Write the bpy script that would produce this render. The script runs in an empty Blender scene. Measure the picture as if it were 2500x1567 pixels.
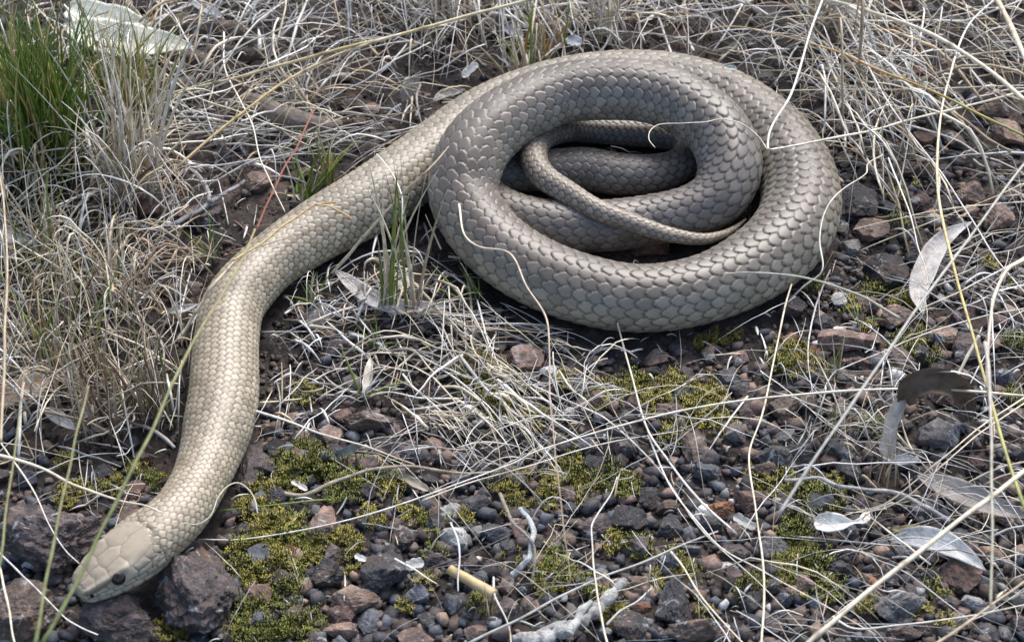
import bpy, math, random
import numpy as np

random.seed(7)
RNG = np.random.default_rng(11)
C = bpy.context.scene.collection
SC = bpy.context.scene

# ------------------------------------------------------------------ camera
PITCH = math.radians(42.0)
DIST = 1.95
W0, H0 = 2500.0, 1567.0
LENS = 77.0
FPX = W0 * LENS / 36.0
cam_d = bpy.data.cameras.new('camera')
cam = bpy.data.objects.new('camera', cam_d)
C.objects.link(cam)
cam.location = (0, -DIST * math.cos(PITCH), DIST * math.sin(PITCH))
cam.rotation_euler = (math.pi / 2 - PITCH, 0, 0)
cam_d.lens = LENS
cam_d.sensor_width = 36
cam_d.clip_start = 0.05
cam_d.clip_end = 500
cam_d.dof.use_dof = True
cam_d.dof.focus_distance = 1.90
cam_d.dof.aperture_fstop = 12
SC.camera = cam

# ------------------------------------------------------------------ light
SUN_EL = math.radians(50)
SUN_AZ = math.radians(22)            # measured from +Y towards +X
world = bpy.data.worlds.new('World')
SC.world = world
world.use_nodes = True
wt = world.node_tree
wt.nodes.clear()
sky = wt.nodes.new('ShaderNodeTexSky')
sky.sky_type = 'NISHITA'
sky.sun_disc = False
sky.sun_elevation = SUN_EL
sky.sun_rotation = SUN_AZ
sky.air_density = 1.0
sky.dust_density = 3.0
sky.ozone_density = 1.0
bg = wt.nodes.new('ShaderNodeBackground')
bg.inputs['Strength'].default_value = 0.10
out = wt.nodes.new('ShaderNodeOutputWorld')
wt.links.new(sky.outputs[0], bg.inputs[0])
wt.links.new(bg.outputs[0], out.inputs[0])
sun_d = bpy.data.lights.new('sun', 'SUN')
sun_d.energy = 1.5
sun_d.angle = math.radians(28)
sun_d.color = (1.0, 0.975, 0.94)
sun = bpy.data.objects.new('sun', sun_d)
C.objects.link(sun)
sun.rotation_euler = (math.pi / 2 - SUN_EL, 0, -SUN_AZ + math.pi)
SC.view_settings.view_transform = 'Standard'
SC.view_settings.look = 'None'
SC.view_settings.gamma = 1
SC.view_settings.exposure = 1.36
SC.view_settings.use_curve_mapping = False

# ------------------------------------------------------------------ projection helpers
CAM = np.array(cam.location)
RIGHT = np.array([1.0, 0, 0])
UPV = np.array([0, math.sin(PITCH), math.cos(PITCH)])
FWD = np.array([0, math.cos(PITCH), -math.sin(PITCH)])


def ray(px, py):
    px = np.asarray(px, float); py = np.asarray(py, float)
    d = FWD + ((px - W0 / 2) / FPX)[..., None] * RIGHT + ((H0 / 2 - py) / FPX)[..., None] * UPV
    return d


def at(px, py, z=0.0):
    """world point at height z seen at photo pixel (px, py)"""
    d = ray(px, py)
    t = (np.asarray(z, float) - CAM[2]) / d[..., 2]
    return CAM + d * t[..., None]


def proj(P):
    q = np.asarray(P) - CAM
    dep = q @ FWD
    return W0 / 2 + FPX * (q @ RIGHT) / dep, H0 / 2 - FPX * (q @ UPV) / dep, dep


ZOOM = {'f': (0, 0, .9648), 'Z1': (0, 1000, 2.6663), 'Z2': (100, 1180, 4.724), 'Z3': (1000, 80, 1.9636),
        'Z4': (400, 350, 2.52), 'Z5': (0, 0, 3.016), 'Z6': (0, 450, 2.52), 'Z7': (600, 900, 2.266),
        'Z8': (1300, 900, 2.267), 'Y1': (1900, 900, 2.2667), 'Y2': (1900, 400, 2.748), 'Y3': (1700, 0, 3.016),
        'Y4': (800, 0, 2.681), 'Y5': (1200, 280, 4.0217), 'Y6': (600, 600, 3.36), 'Y7': (400, 100, 3.024),
        's': (0, 0, 1.0)}


def Z(key, pts):
    x0, y0, k = ZOOM[key]
    return [(x0 + x / k, y0 + y / k) for x, y in pts]


def cat_rom(P, n):
    """Catmull-Rom through rows of P (centripetal-ish by chord), n samples uniform in chord"""
    P = np.asarray(P, float)
    if len(P) == 2:
        t = np.linspace(0, 1, n)[:, None]
        return P[0] * (1 - t) + P[1] * t
    seg = np.linalg.norm(np.diff(P[:, :3] if P.shape[1] >= 3 else P, axis=0), axis=1)
    seg = np.maximum(seg, 1e-9)
    T = np.concatenate([[0], np.cumsum(seg)])
    m = np.empty_like(P)
    m[1:-1] = (P[2:] - P[:-2]) / (T[2:] - T[:-2])[:, None]
    m[0] = (P[1] - P[0]) / seg[0]
    m[-1] = (P[-1] - P[-2]) / seg[-1]
    s = np.linspace(0, T[-1], n)
    i = np.clip(np.searchsorted(T, s, side='right') - 1, 0, len(P) - 2)
    h = seg[i]
    u = ((s - T[i]) / h)[:, None]
    h = h[:, None]
    return ((2 * u ** 3 - 3 * u ** 2 + 1) * P[i] + (u ** 3 - 2 * u ** 2 + u) * h * m[i]
            + (-2 * u ** 3 + 3 * u ** 2) * P[i + 1] + (u ** 3 - u ** 2) * h * m[i + 1])


# ------------------------------------------------------------------ noise
_perm = np.random.default_rng(5).permutation(256)
_perm = np.concatenate([_perm, _perm, _perm])
_val = np.random.default_rng(6).uniform(-1, 1, 256)


def vnoise(x, y, z=None):
    x = np.asarray(x, float); y = np.asarray(y, float)
    z = np.zeros_like(x) if z is None else np.asarray(z, float)
    xi = np.floor(x).astype(int); yi = np.floor(y).astype(int); zi = np.floor(z).astype(int)
    fx = x - xi; fy = y - yi; fz = z - zi
    fx = fx * fx * (3 - 2 * fx); fy = fy * fy * (3 - 2 * fy); fz = fz * fz * (3 - 2 * fz)
    xi &= 255; yi &= 255; zi &= 255

    def hv(a, b, c):
        return _val[_perm[_perm[_perm[a & 255] + (b & 255)] + (c & 255)] & 255]
    r = 0
    for dx in (0, 1):
        wx = fx if dx else 1 - fx
        for dy in (0, 1):
            wy = fy if dy else 1 - fy
            for dz in (0, 1):
                wz = fz if dz else 1 - fz
                r = r + wx * wy * wz * hv(xi + dx, yi + dy, zi + dz)
    return r


def fbm(x, y, z=None, oct=4, gain=.5):
    a, f, r = 1.0, 1.0, 0
    for k in range(oct):
        r = r + a * vnoise(x * f + 17.3 * k, y * f + 5.1 * k, None if z is None else z * f + 9.7 * k)
        a *= gain; f *= 2.03
    return r


def sstep(a, b, x):
    t = np.clip((x - a) / (b - a), 0, 1)
    return t * t * (3 - 2 * t)


# ------------------------------------------------------------------ object helpers
def mesh_from(name, V, F, attrs=None, cols=None, smooth=True):
    """F: int array (n,3) or (n,4); or list of such arrays"""
    me = bpy.data.meshes.new(name)
    Fs = F if isinstance(F, list) else [F]
    Fs = [np.asarray(f, np.int32) for f in Fs if len(f)]
    V = np.asarray(V, np.float32)
    loops = np.concatenate([f.ravel() for f in Fs])
    tot = np.concatenate([np.full(len(f), f.shape[1], np.int32) for f in Fs])
    start = np.concatenate([[0], np.cumsum(tot)[:-1]]).astype(np.int32)
    me.vertices.add(len(V)); me.vertices.foreach_set('co', V.ravel())
    me.loops.add(len(loops)); me.loops.foreach_set('vertex_index', loops)
    me.polygons.add(len(tot)); me.polygons.foreach_set('loop_start', start)
    if smooth:
        me.polygons.foreach_set('use_smooth', np.ones(len(tot), bool))
    me.update(calc_edges=True)
    if attrs:
        for k, a in attrs.items():
            at_ = me.attributes.new(k, 'FLOAT', 'POINT')
            at_.data.foreach_set('value', np.asarray(a, np.float32))
    if cols is not None:
        ca = me.attributes.new('Col', 'FLOAT_COLOR', 'POINT')
        c4 = np.ones((len(V), 4), np.float32); c4[:, :3] = cols
        ca.data.foreach_set('color', c4.ravel())
    return me


def link(name, me, mat=None, parent=None, loc=None):
    o = bpy.data.objects.new(name, me)
    C.objects.link(o)
    if mat is not None and me is not None and len(me.materials) == 0:
        me.materials.append(mat)
    if parent is not None:
        o.parent = parent
    if loc is not None:
        o.location = loc
    return o


def tag(o, label=None, cat=None, group=None, kind=None):
    if label: o['label'] = label
    if cat: o['category'] = cat
    if group: o['group'] = group
    if kind: o['kind'] = kind
    return o


def empty(name, loc):
    o = bpy.data.objects.new(name, None)
    C.objects.link(o)
    o.location = loc
    o.empty_display_size = .02
    return o


def tubes(paths, rads, sides=5, flat=1.0, cols=None, roll=None):
    """paths (B,K,3), rads (B,K) -> V, F, colours; tubes with end caps"""
    paths = np.asarray(paths, float); rads = np.asarray(rads, float)
    B, K, _ = paths.shape
    T = np.gradient(paths, axis=1)
    T /= np.linalg.norm(T, axis=2, keepdims=True) + 1e-12
    ref = np.zeros_like(T); ref[..., 2] = 1.0
    steep = np.abs(T[..., 2]).mean(axis=1) > .85
    ref[steep] = np.array([0, 1.0, 0])
    n1 = np.cross(T, ref); n1 /= np.linalg.norm(n1, axis=2, keepdims=True) + 1e-12
    n2 = np.cross(n1, T)
    if roll is not None:
        c = np.cos(roll)[..., None]; s = np.sin(roll)[..., None]
        if c.ndim == 2:
            c = c[:, None, :]; s = s[:, None, :]
        n1, n2 = n1 * c + n2 * s, n2 * c - n1 * s
    ang = np.arange(sides) * 2 * math.pi / sides
    V = (paths[:, :, None, :] + rads[:, :, None, None] * (np.cos(ang)[None, None, :, None] * n1[:, :, None, :]
         + np.reshape(flat, (-1, 1, 1, 1)) * np.sin(ang)[None, None, :, None] * n2[:, :, None, :]))
    V = V.reshape(-1, 3)
    k, j = np.meshgrid(np.arange(K - 1), np.arange(sides), indexing='ij')
    j2 = (j + 1) % sides
    q = np.stack([k * sides + j, k * sides + j2, (k + 1) * sides + j2, (k + 1) * sides + j], -1).reshape(-1, 4)
    F4 = (q[None] + (np.arange(B) * K * sides)[:, None, None]).reshape(-1, 4)
    caps = []
    base = np.arange(B) * K * sides
    for a in range(1, sides - 1):
        caps.append(np.stack([base, base + a + 1, base + a], -1))
        e = base + (K - 1) * sides
        caps.append(np.stack([e, e + a, e + a + 1], -1))
    F3 = np.concatenate(caps)
    col = None
    if cols is not None:
        cols = np.asarray(cols, float)
        if cols.ndim == 2:
            cols = np.repeat(cols[:, None, :], K, axis=1)
        col = np.repeat(cols[:, :, None, :], sides, axis=2).reshape(-1, 3)
    return V, [F4, F3], col


# ------------------------------------------------------------------ materials
def nodes_of(name):
    m = bpy.data.materials.new(name)
    m.use_nodes = True
    nt = m.node_tree
    b = nt.nodes['Principled BSDF']
    return m, nt, b


def nn(nt, t, **kw):
    n = nt.nodes.new(t)
    for k, v in kw.items():
        setattr(n, k, v)
    return n


def noise_n(nt, scale, detail=4, rough=.6, coord='Object', dist=0):
    tc = nn(nt, 'ShaderNodeNewGeometry') if coord == 'Position' else nn(nt, 'ShaderNodeTexCoord')
    n = nn(nt, 'ShaderNodeTexNoise')
    n.inputs['Scale'].default_value = scale
    n.inputs['Detail'].default_value = detail
    n.inputs['Roughness'].default_value = rough
    n.inputs['Distortion'].default_value = dist
    nt.links.new(tc.outputs[coord], n.inputs['Vector'])
    return n


def ramp(nt, src, stops):
    r = nn(nt, 'ShaderNodeValToRGB')
    el = r.color_ramp.elements
    while len(el) < len(stops):
        el.new(.5)
    for e, (p, c) in zip(el, stops):
        e.position = p
        e.color = (*c, 1) if len(c) == 3 else c
    nt.links.new(src, r.inputs['Fac'])
    return r


def mixc(nt, fac, a, b, mode='MIX'):
    m = nn(nt, 'ShaderNodeMix', data_type='RGBA', blend_type=mode)
    for sock, v in ((m.inputs[0], fac), (m.inputs[6], a), (m.inputs[7], b)):
        if isinstance(v, (int, float)):
            sock.default_value = v
        elif isinstance(v, tuple):
            sock.default_value = (*v, 1)
        else:
            nt.links.new(v, sock)
    return m.outputs[2]


def bump(nt, b, height, strength=.5, dist=.001):
    n = nn(nt, 'ShaderNodeBump')
    n.inputs['Strength'].default_value = strength
    n.inputs['Distance'].default_value = dist
    nt.links.new(height, n.inputs['Height'])
    nt.links.new(n.outputs[0], b.inputs['Normal'])


def attr(nt, name):
    a = nn(nt, 'ShaderNodeAttribute')
    a.attribute_name = name
    return a


def mat_soil():
    m, nt, b = nodes_of('soil')
    n1 = noise_n(nt, 9, 6, .65)
    n2 = noise_n(nt, 180, 5, .7)
    c1 = ramp(nt, n1.outputs[0], [(.3, (.016, .013, .012)), (.5, (.044, .034, .030)), (.70, (.13, .092, .072))]).outputs[0]
    c2 = ramp(nt, n2.outputs[0], [(.32, (.35, .33, .33)), (.55, (1, 1, 1)), (.75, (1.7, 1.6, 1.5))]).outputs[0]
    c = mixc(nt, 1.0, c1, c2, 'MULTIPLY')
    nt.links.new(c, b.inputs['Base Color'])
    b.inputs['Roughness'].default_value = .9
    n3 = noise_n(nt, 420, 6, .75)
    bump(nt, b, n3.outputs[0], .9, .002)
    return m


def mat_stone():
    m, nt, b = nodes_of('stone')
    oi = nn(nt, 'ShaderNodeObjectInfo')
    n1 = noise_n(nt, 75, 6, .72, 'Position', .6)
    n2 = noise_n(nt, 300, 4, .7, 'Position')
    n4 = noise_n(nt, 28, 3, .6, 'Position')
    v1 = ramp(nt, n1.outputs[0], [(.3, (.30, .30, .32)), (.5, (.95, .95, .95)), (.70, (2.4, 2.3, 2.25))]).outputs[0]
    c = mixc(nt, 1.0, oi.outputs['Color'], v1, 'MULTIPLY')
    rust = ramp(nt, n4.outputs[0], [(.55, (0, 0, 0)), (.72, (1, 1, 1))]).outputs[0]
    f = nn(nt, 'ShaderNodeMath', operation='MULTIPLY'); f.inputs[1].default_value = .45
    nt.links.new(rust, f.inputs[0])
    c = mixc(nt, f.outputs[0], c, (.20, .105, .06))
    spk = ramp(nt, n2.outputs[0], [(.62, (0, 0, 0)), (.69, (1, 1, 1))]).outputs[0]
    f2 = nn(nt, 'ShaderNodeMath', operation='MULTIPLY')
    nt.links.new(spk, f2.inputs[0])
    al = nn(nt, 'ShaderNodeMath', operation='MULTIPLY'); al.inputs[1].default_value = .9
    nt.links.new(n1.outputs[0], al.inputs[0]); nt.links.new(al.outputs[0], f2.inputs[1])
    c = mixc(nt, f2.outputs[0], c, (.5, .5, .48))
    n5 = noise_n(nt, 62, 5, .7, 'Position', .8)
    lc = ramp(nt, n5.outputs[0], [(.60, (0, 0, 0)), (.645, (1, 1, 1))]).outputs[0]
    f3 = nn(nt, 'ShaderNodeMath', operation='MULTIPLY'); f3.inputs[1].default_value = .8
    nt.links.new(lc, f3.inputs[0])
    c = mixc(nt, f3.outputs[0], c, (.40, .42, .42))
    nt.links.new(c, b.inputs['Base Color'])
    b.inputs['Roughness'].default_value = .55
    n3 = noise_n(nt, 230, 6, .75, 'Position')
    bump(nt, b, n3.outputs[0], 1.0, .0028)
    return m


def mat_gravel():
    m, nt, b = nodes_of('gravel')
    a = attr(nt, 'Col')
    n1 = noise_n(nt, 300, 5, .7)
    v = ramp(nt, n1.outputs[0], [(.3, (.5, .5, .5)), (.55, (1, 1, 1)), (.75, (1.7, 1.65, 1.6))]).outputs[0]
    nt.links.new(mixc(nt, 1.0, a.outputs[0], v, 'MULTIPLY'), b.inputs['Base Color'])
    b.inputs['Roughness'].default_value = .75
    bump(nt, b, n1.outputs[0], .6, .0012)
    return m


def mat_straw(rough=.5, spec=.35):
    m, nt, b = nodes_of('straw')
    a = attr(nt, 'Col')
    n1 = noise_n(nt, 120, 4, .65)
    v = ramp(nt, n1.outputs[0], [(.3, (.62, .58, .55)), (.55, (1, 1, 1)), (.8, (1.15, 1.12, 1.08))]).outputs[0]
    nt.links.new(mixc(nt, 1.0, a.outputs[0], v, 'MULTIPLY'), b.inputs['Base Color'])
    b.inputs['Roughness'].default_value = rough
    b.inputs['Specular IOR Level'].default_value = spec
    n2 = noise_n(nt, 900, 2, .5)
    bump(nt, b, n2.outputs[0], .25, .0005)
    return m


def mat_leaf():
    m, nt, b = nodes_of('dry_leaf')
    oi = nn(nt, 'ShaderNodeObjectInfo')
    n1 = noise_n(nt, 55, 6, .7)
    n2 = noise_n(nt, 240, 4, .65)
    v1 = ramp(nt, n1.outputs[0], [(.32, (.45, .41, .37)), (.52, (1, 1, 1)), (.75, (1.2, 1.18, 1.16))]).outputs[0]
    c = mixc(nt, 1.0, oi.outputs['Color'], v1, 'MULTIPLY')
    spot = ramp(nt, n2.outputs[0], [(.28, (1, 1, 1)), (.36, (0, 0, 0))]).outputs[0]
    f = nn(nt, 'ShaderNodeMath', operation='MULTIPLY'); f.inputs[1].default_value = .7
    nt.links.new(spot, f.inputs[0])
    c = mixc(nt, f.outputs[0], c, (.07, .055, .045))
    nt.links.new(c, b.inputs['Base Color'])
    b.inputs['Roughness'].default_value = .65
    b.inputs['Specular IOR Level'].default_value = .3
    bump(nt, b, n2.outputs[0], .8, .0014)
    return m


def mat_moss():
    m, nt, b = nodes_of('moss')
    a = attr(nt, 'Col')
    nt.links.new(a.outputs[0], b.inputs['Base Color'])
    b.inputs['Roughness'].default_value = .6
    return m


def mat_wood():
    m, nt, b = nodes_of('weathered_wood')
    oi = nn(nt, 'ShaderNodeObjectInfo')
    n1 = noise_n(nt, 90, 6, .7)
    n2 = noise_n(nt, 400, 5, .7)
    v1 = ramp(nt, n1.outputs[0], [(.32, (.35, .32, .3)), (.5, (.95, .95, .95)), (.72, (1.45, 1.45, 1.45))]).outputs[0]
    c = mixc(nt, 1.0, oi.outputs['Color'], v1, 'MULTIPLY')
    nt.links.new(c, b.inputs['Base Color'])
    b.inputs['Roughness'].default_value = .75
    bump(nt, b, n2.outputs[0], 1.0, .003)
    return m


def mat_snake():
    m, nt, b = nodes_of('snake_skin')
    al = attr(nt, 'along').outputs['Fac']
    do = attr(nt, 'dors').outputs['Fac']      # 0 dorsal .. 1 belly
    gr = attr(nt, 'groove').outputs['Fac']
    rn = attr(nt, 'rnd').outputs['Fac']
    top = ramp(nt, al, [(0, (.30, .24, .17)), (.055, (.30, .245, .17)), (.16, (.27, .225, .158)), (.26, (.21, .18, .138)),
                        (.36, (.104, .084, .065)), (.55, (.098, .080, .065)), (.72, (.104, .089, .077)),
                        (.88, (.15, .125, .10)), (1, (.24, .19, .14))]).outputs[0]
    side = ramp(nt, al, [(0, (.40, .35, .255)), (.16, (.37, .328, .24)), (.26, (.31, .28, .213)),
                         (.40, (.285, .26, .198)), (.6, (.215, .195, .16)), (.7, (.18, .162, .136)), (.88, (.175, .152, .122)), (1, (.27, .225, .17))]).outputs[0]
    f = nn(nt, 'ShaderNodeMapRange'); f.inputs['From Min'].default_value = .16; f.inputs['From Max'].default_value = .50
    nt.links.new(do, f.inputs['Value'])
    c = mixc(nt, 1.0, mixc(nt, f.outputs[0], top, side), (1.16, 1.19, 1.22), 'MULTIPLY')
    vr = ramp(nt, rn, [(0, (.74, .725, .70)), (.5, (1, 1, 1)), (1, (1.2, 1.2, 1.2))]).outputs[0]
    c = mixc(nt, 1.0, c, vr, 'MULTIPLY')
    n1 = noise_n(nt, 45, 5, .65)
    vb = ramp(nt, n1.outputs[0], [(.3, (.78, .765, .75)), (.6, (1.07, 1.07, 1.07))]).outputs[0]
    c = mixc(nt, 1.0, c, vb, 'MULTIPLY')
    # interstitial skin and scale rims are darker brown
    ri = nn(nt, 'ShaderNodeMath', operation='MULTIPLY'); ri.inputs[1].default_value = .18
    nt.links.new(attr(nt, 'rim').outputs['Fac'], ri.inputs[0])
    c = mixc(nt, ri.outputs[0], c, (.44, .40, .32))
    g2 = nn(nt, 'ShaderNodeMath', operation='MULTIPLY'); g2.inputs[1].default_value = .86
    nt.links.new(gr, g2.inputs[0])
    c = mixc(nt, g2.outputs[0], c, (.055, .040, .026))
    nt.links.new(c, b.inputs['Base Color'])
    rr = nn(nt, 'ShaderNodeMapRange')
    rr.inputs['To Min'].default_value = .40; rr.inputs['To Max'].default_value = .54
    nt.links.new(n1.outputs[0], rr.inputs['Value'])
    nt.links.new(rr.outputs[0], b.inputs['Roughness'])
    b.inputs['Specular IOR Level'].default_value = .58
    b.inputs['Coat Weight'].default_value = .08
    b.inputs['Coat Roughness'].default_value = .34
    n2 = noise_n(nt, 700, 3, .6)
    bump(nt, b, n2.outputs[0], .12, .0006)
    return m


def mat_plain(name, col, rough=.4, spec=.5):
    m, nt, b = nodes_of(name)
    n = noise_n(nt, 300, 3, .6)
    v = ramp(nt, n.outputs[0], [(.3, tuple(.75 * x for x in col)), (.7, tuple(1.15 * x for x in col))])
    nt.links.new(v.outputs[0], b.inputs['Base Color'])
    b.inputs['Roughness'].default_value = rough
    b.inputs['Specular IOR Level'].default_value = spec
    return m


M_soil, M_stone, M_gravel, M_straw = mat_soil(), mat_stone(), mat_gravel(), mat_straw()
M_leaf, M_moss, M_wood, M_snake = mat_leaf(), mat_moss(), mat_wood(), mat_snake()
M_eye = mat_plain('eye_dark', (.012, .008, .006), .06, .6)
M_iris = mat_plain('iris_brown', (.05, .027, .013), .25, .5)
M_pit = mat_plain('nostril_dark', (.012, .009, .008), .7, .2)

# ------------------------------------------------------------------ snake centreline (photo px, height z, apparent width px)
SN = [  # head and neck
    (187, 1450, .030, 8), (232, 1418, .034, 100), (300, 1367, .040, 138), (365, 1317, .042, 150), (420, 1272, .040, 142), (455, 1230, .036, 138),
    (486, 1175, .031, 138), (512, 1112, .027, 150), (533, 1037, .027, 168), (546, 960, .028, 168), (549, 890, .028, 162), (553, 830, .028, 156),
    (566, 757, .028, 152), (597, 707, .028, 150), (654, 648, .028, 144), (722, 598, .028, 150), (801, 549, .029, 160),
    (897, 495, .030, 170), (1000, 425, .030, 168), (1090, 358, .030, 166), (1175, 300, .030, 168), (1270, 255, .030, 168),
    (1390, 222, .031, 172), (1520, 209, .031, 176), (1650, 219, .031, 180), (1770, 258, .032, 184),
    # right side of the outer loop
    (1868, 325, .033, 188), (1930, 400, .034, 190), (1956, 475, .034, 192), (1940, 553, .034, 195), (1872, 628, .033, 190),
    (1732, 702, .032, 174), (1560, 729, .032, 172), (1388, 696, .032, 176), (1255, 632, .034, 174), (1173, 558, .040, 170),
    (1132, 478, .050, 168), (1143, 400, .062, 172), (1183, 335, .069, 168), (1258, 277, .073, 160), (1369, 230, .075, 154),
    (1509, 219, .076, 158), (1600, 230, .075, 156), (1680, 262, .072, 156), (1752, 322, .065, 158), (1782, 402, .053, 156),
    (1757, 476, .040, 146), (1690, 517, .031, 136), (1580, 540, .025, 130), (1465, 553, .024, 132), (1345, 550, .024, 128),
    # hidden turn under the left limb, then the inner strands
    (1245, 525, .023, 120), (1180, 480, .022, 114), (1186, 435, .021, 108), (1262, 420, .021, 106), (1360, 415, .021, 106), (1430, 414, .022, 110),
    (1515, 426, .022, 106), (1600, 424, .021, 98), (1660, 405, .020, 88), (1688, 372, .019, 84), (1668, 340, .018, 80), (1600, 328, .017, 76),
    (1523, 324, .017, 72), (1424, 318, .022, 68), (1362, 322, .036, 64), (1316, 344, .046, 64), (1303, 385, .050, 66),
    (1326, 430, .050, 64), (1385, 470, .050, 60), (1449, 508, .049, 54), (1548, 546, .046, 46), (1635, 573, .040, 38),
    (1710, 584, .034, 30), (1762, 574, .030, 22), (1795, 556, .027, 14), (1822, 534, .025, 4)]
SN = np.array(SN, float)
P0 = at(SN[:, 0], SN[:, 1], SN[:, 2])
_, _, dep0 = proj(P0)
R0 = SN[:, 3] / 2 * dep0 / FPX
dense = cat_rom(np.concatenate([P0, R0[:, None]], 1), 6000)
# smooth a little
for _ in range(30):
    dense[1:-1, :3] = .5 * dense[1:-1, :3] + .25 * (dense[:-2, :3] + dense[2:, :3])
_sl = np.concatenate([[0], np.cumsum(np.linalg.norm(np.diff(dense[:, :3], axis=0), axis=1))])
SLEN = _sl[-1]


def along(s, col):
    return np.interp(s, _sl, dense[:, col])


# samples for collision tests
cs = np.linspace(0, SLEN, 700)
SNK = np.stack([along(cs, 0), along(cs, 1), along(cs, 2)], 1)
SNR = along(cs, 3)
HEADL = np.interp(3, np.arange(len(P0)), np.concatenate([[0], np.cumsum(np.linalg.norm(np.diff(P0, axis=0), axis=1))]))
SNKX, SNKY, SNKD = proj(SNK)
SNKR = SNR * FPX / SNKD


def snake_gap(P):
    """distance from points (n,3) to the snake surface"""
    P = np.asarray(P).reshape(-1, 3)
    g = np.full(len(P), 9.0)
    for i in range(0, len(P), 20000):
        q = P[i:i + 20000]
        d = np.sqrt(((q[:, None, :] - SNK[None]) ** 2).sum(2)) - SNR[None]
        g[i:i + 20000] = d.min(1)
    return g


def hides_snake(P, k=.95):
    """points that lie in front of the snake as the photo sees it"""
    P = np.asarray(P).reshape(-1, 3)
    x, y, d = proj(P)
    r = np.zeros(len(P), bool)
    for i in range(0, len(P), 20000):
        sl = slice(i, i + 20000)
        ins = ((x[sl, None] - SNKX) ** 2 + (y[sl, None] - SNKY) ** 2) < (k * SNKR) ** 2
        ins &= (d[sl, None] < SNKD[None] + .01)
        r[sl] = ins.any(1)
    return r


# ------------------------------------------------------------------ ground
SNXY = SNK[:, :2]


def snake_xy(x, y):
    q = np.stack([np.ravel(x), np.ravel(y)], 1)
    g = np.empty(len(q))
    for i in range(0, len(q), 20000):
        g[i:i + 20000] = (np.sqrt(((q[i:i + 20000, None, :] - SNXY[None, ::4]) ** 2).sum(2)) - SNR[None, ::4]).min(1)
    return g.reshape(np.shape(x))


MOSS = []   # (x, y, r) filled below
for key, lst in {
    'Z7': [(300, 560, 120), (420, 540, 90), (560, 660, 110), (700, 620, 100), (830, 720, 80), (140, 960, 140), (300, 930, 100), (520, 1010, 110),
           (420, 1020, 80), (930, 830, 60), (1050, 890, 80), (60, 1180, 90), (200, 1110, 90), (250, 1440, 150), (130, 1480, 120), (1060, 1050, 70), (1310, 1310, 75),
           (1300, 60, 120), (1420, 110, 110), (1400, 220, 70), (1610, 290, 60), (1700, 1130, 110), (1740, 640, 110), (1790, 560, 80),
           (1480, 680, 110), (340, 130, 70), (980, 1190, 60), (880, 1330, 50), (1460, 1060, 60), (700, 850, 60), (100, 640, 100), (100, 560, 80), (1210, 830, 50)],
    'Z8': [(420, 170, 110), (560, 130, 100), (680, 170, 130), (800, 130, 90), (950, 200, 90), (1000, 280, 120), (880, 290, 80), (760, 400, 60), (200, 540, 90),
           (260, 640, 110), (80, 680, 80), (460, 620, 100), (540, 650, 60), (820, 1110, 110), (900, 1150, 80), (120, 1180, 110), (330, 1240, 90), (430, 1350, 80),
           (1480, 1080, 120), (1420, 990, 80), (1540, 1180, 80), (1350, 600, 110), (1250, 590, 60), (900, 1350, 80), (1180, 1230, 80),
           (700, 1200, 70), (560, 1000, 90), (450, 970, 60), (20, 290, 60), (180, 80, 60)],
    'Y1': [(100, 1020, 110), (180, 1090, 90), (60, 1140, 80), (180, 1180, 110), (300, 1220, 80), (170, 720, 120), (280, 740, 90), (320, 610, 40), (480, 1330, 60), (780, 1360, 60),
           (920, 1440, 50), (900, 1240, 60), (70, 920, 60), (1290, 180, 60), (520, 330, 60)],
    'Z1': [(1960, 380, 110), (2020, 330, 90), (1800, 520, 120), (1900, 440, 110), (1640, 660, 80), (1760, 780, 60), (1800, 890, 120), (1660, 850, 60), (1620, 1000, 130), (1560, 960, 80), (1820, 1010, 90),
           (1780, 1060, 90), (1740, 1430, 160), (1560, 1460, 100), (1120, 1460, 90), (500, 570, 90), (430, 620, 60), (720, 520, 80), (900, 390, 70), (1050, 470, 80),
           (420, 340, 60), (1620, 1250, 80), (1900, 1130, 90), (2000, 900, 100)],
    'Y2': [(620, 850, 50), (700, 870, 60), (780, 890, 60), (850, 930, 55), (900, 960, 40), (850, 1290, 110), (960, 1300, 100), (950, 1220, 70), (820, 1360, 70), (90, 1340, 130), (30, 1380, 80), (260, 810, 50), (800, 230, 50), (810, 380, 50),
           (1400, 690, 70), (1560, 1230, 90), (1600, 840, 60), (480, 960, 60), (920, 160, 30), (600, 1110, 40)],
    'Z3': [(1420, 1470, 60), (1520, 1440, 60), (2120, 1320, 60), (1900, 1200, 40)]}.items():
    k = ZOOM[key][2]
    for x, y, r in lst:
        (px, py), = Z(key, [(x, y)])
        MOSS.append((px, py, r / k))
MOSS = np.array(MOSS)
MW = at(MOSS[:, 0], MOSS[:, 1])
MR = 1.22 * MOSS[:, 2] * proj(MW)[2] / FPX


def gz(x, y):
    x = np.asarray(x, float); y = np.asarray(y, float)
    h = .0045 * fbm(x * 9 + 3, y * 9 + 8, oct=3) + .0022 * fbm(x * 45, y * 45, oct=3)
    near = sstep(0.0, .05, snake_xy(x, y))
    h = h * (.25 + .75 * near) - .001
    mh = np.zeros_like(h)
    for (cx, cy, _), r in zip(MW, MR):
        d2 = ((x - cx) ** 2 + ((y - cy) / 1.35) ** 2) / (r * 1.0) ** 2
        mh = np.maximum(mh, np.exp(-d2 * 1.6))
    return h + .005 * mh * near


def axis(lo, hi, step, far):
    a = np.arange(lo, hi, step)
    t = []
    x, s = hi, step
    while x < far:
        s *= 1.35
        x += s
        t.append(x)
    t = np.array(t)
    return np.concatenate([(lo - (t - hi))[::-1], a, t])


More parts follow.
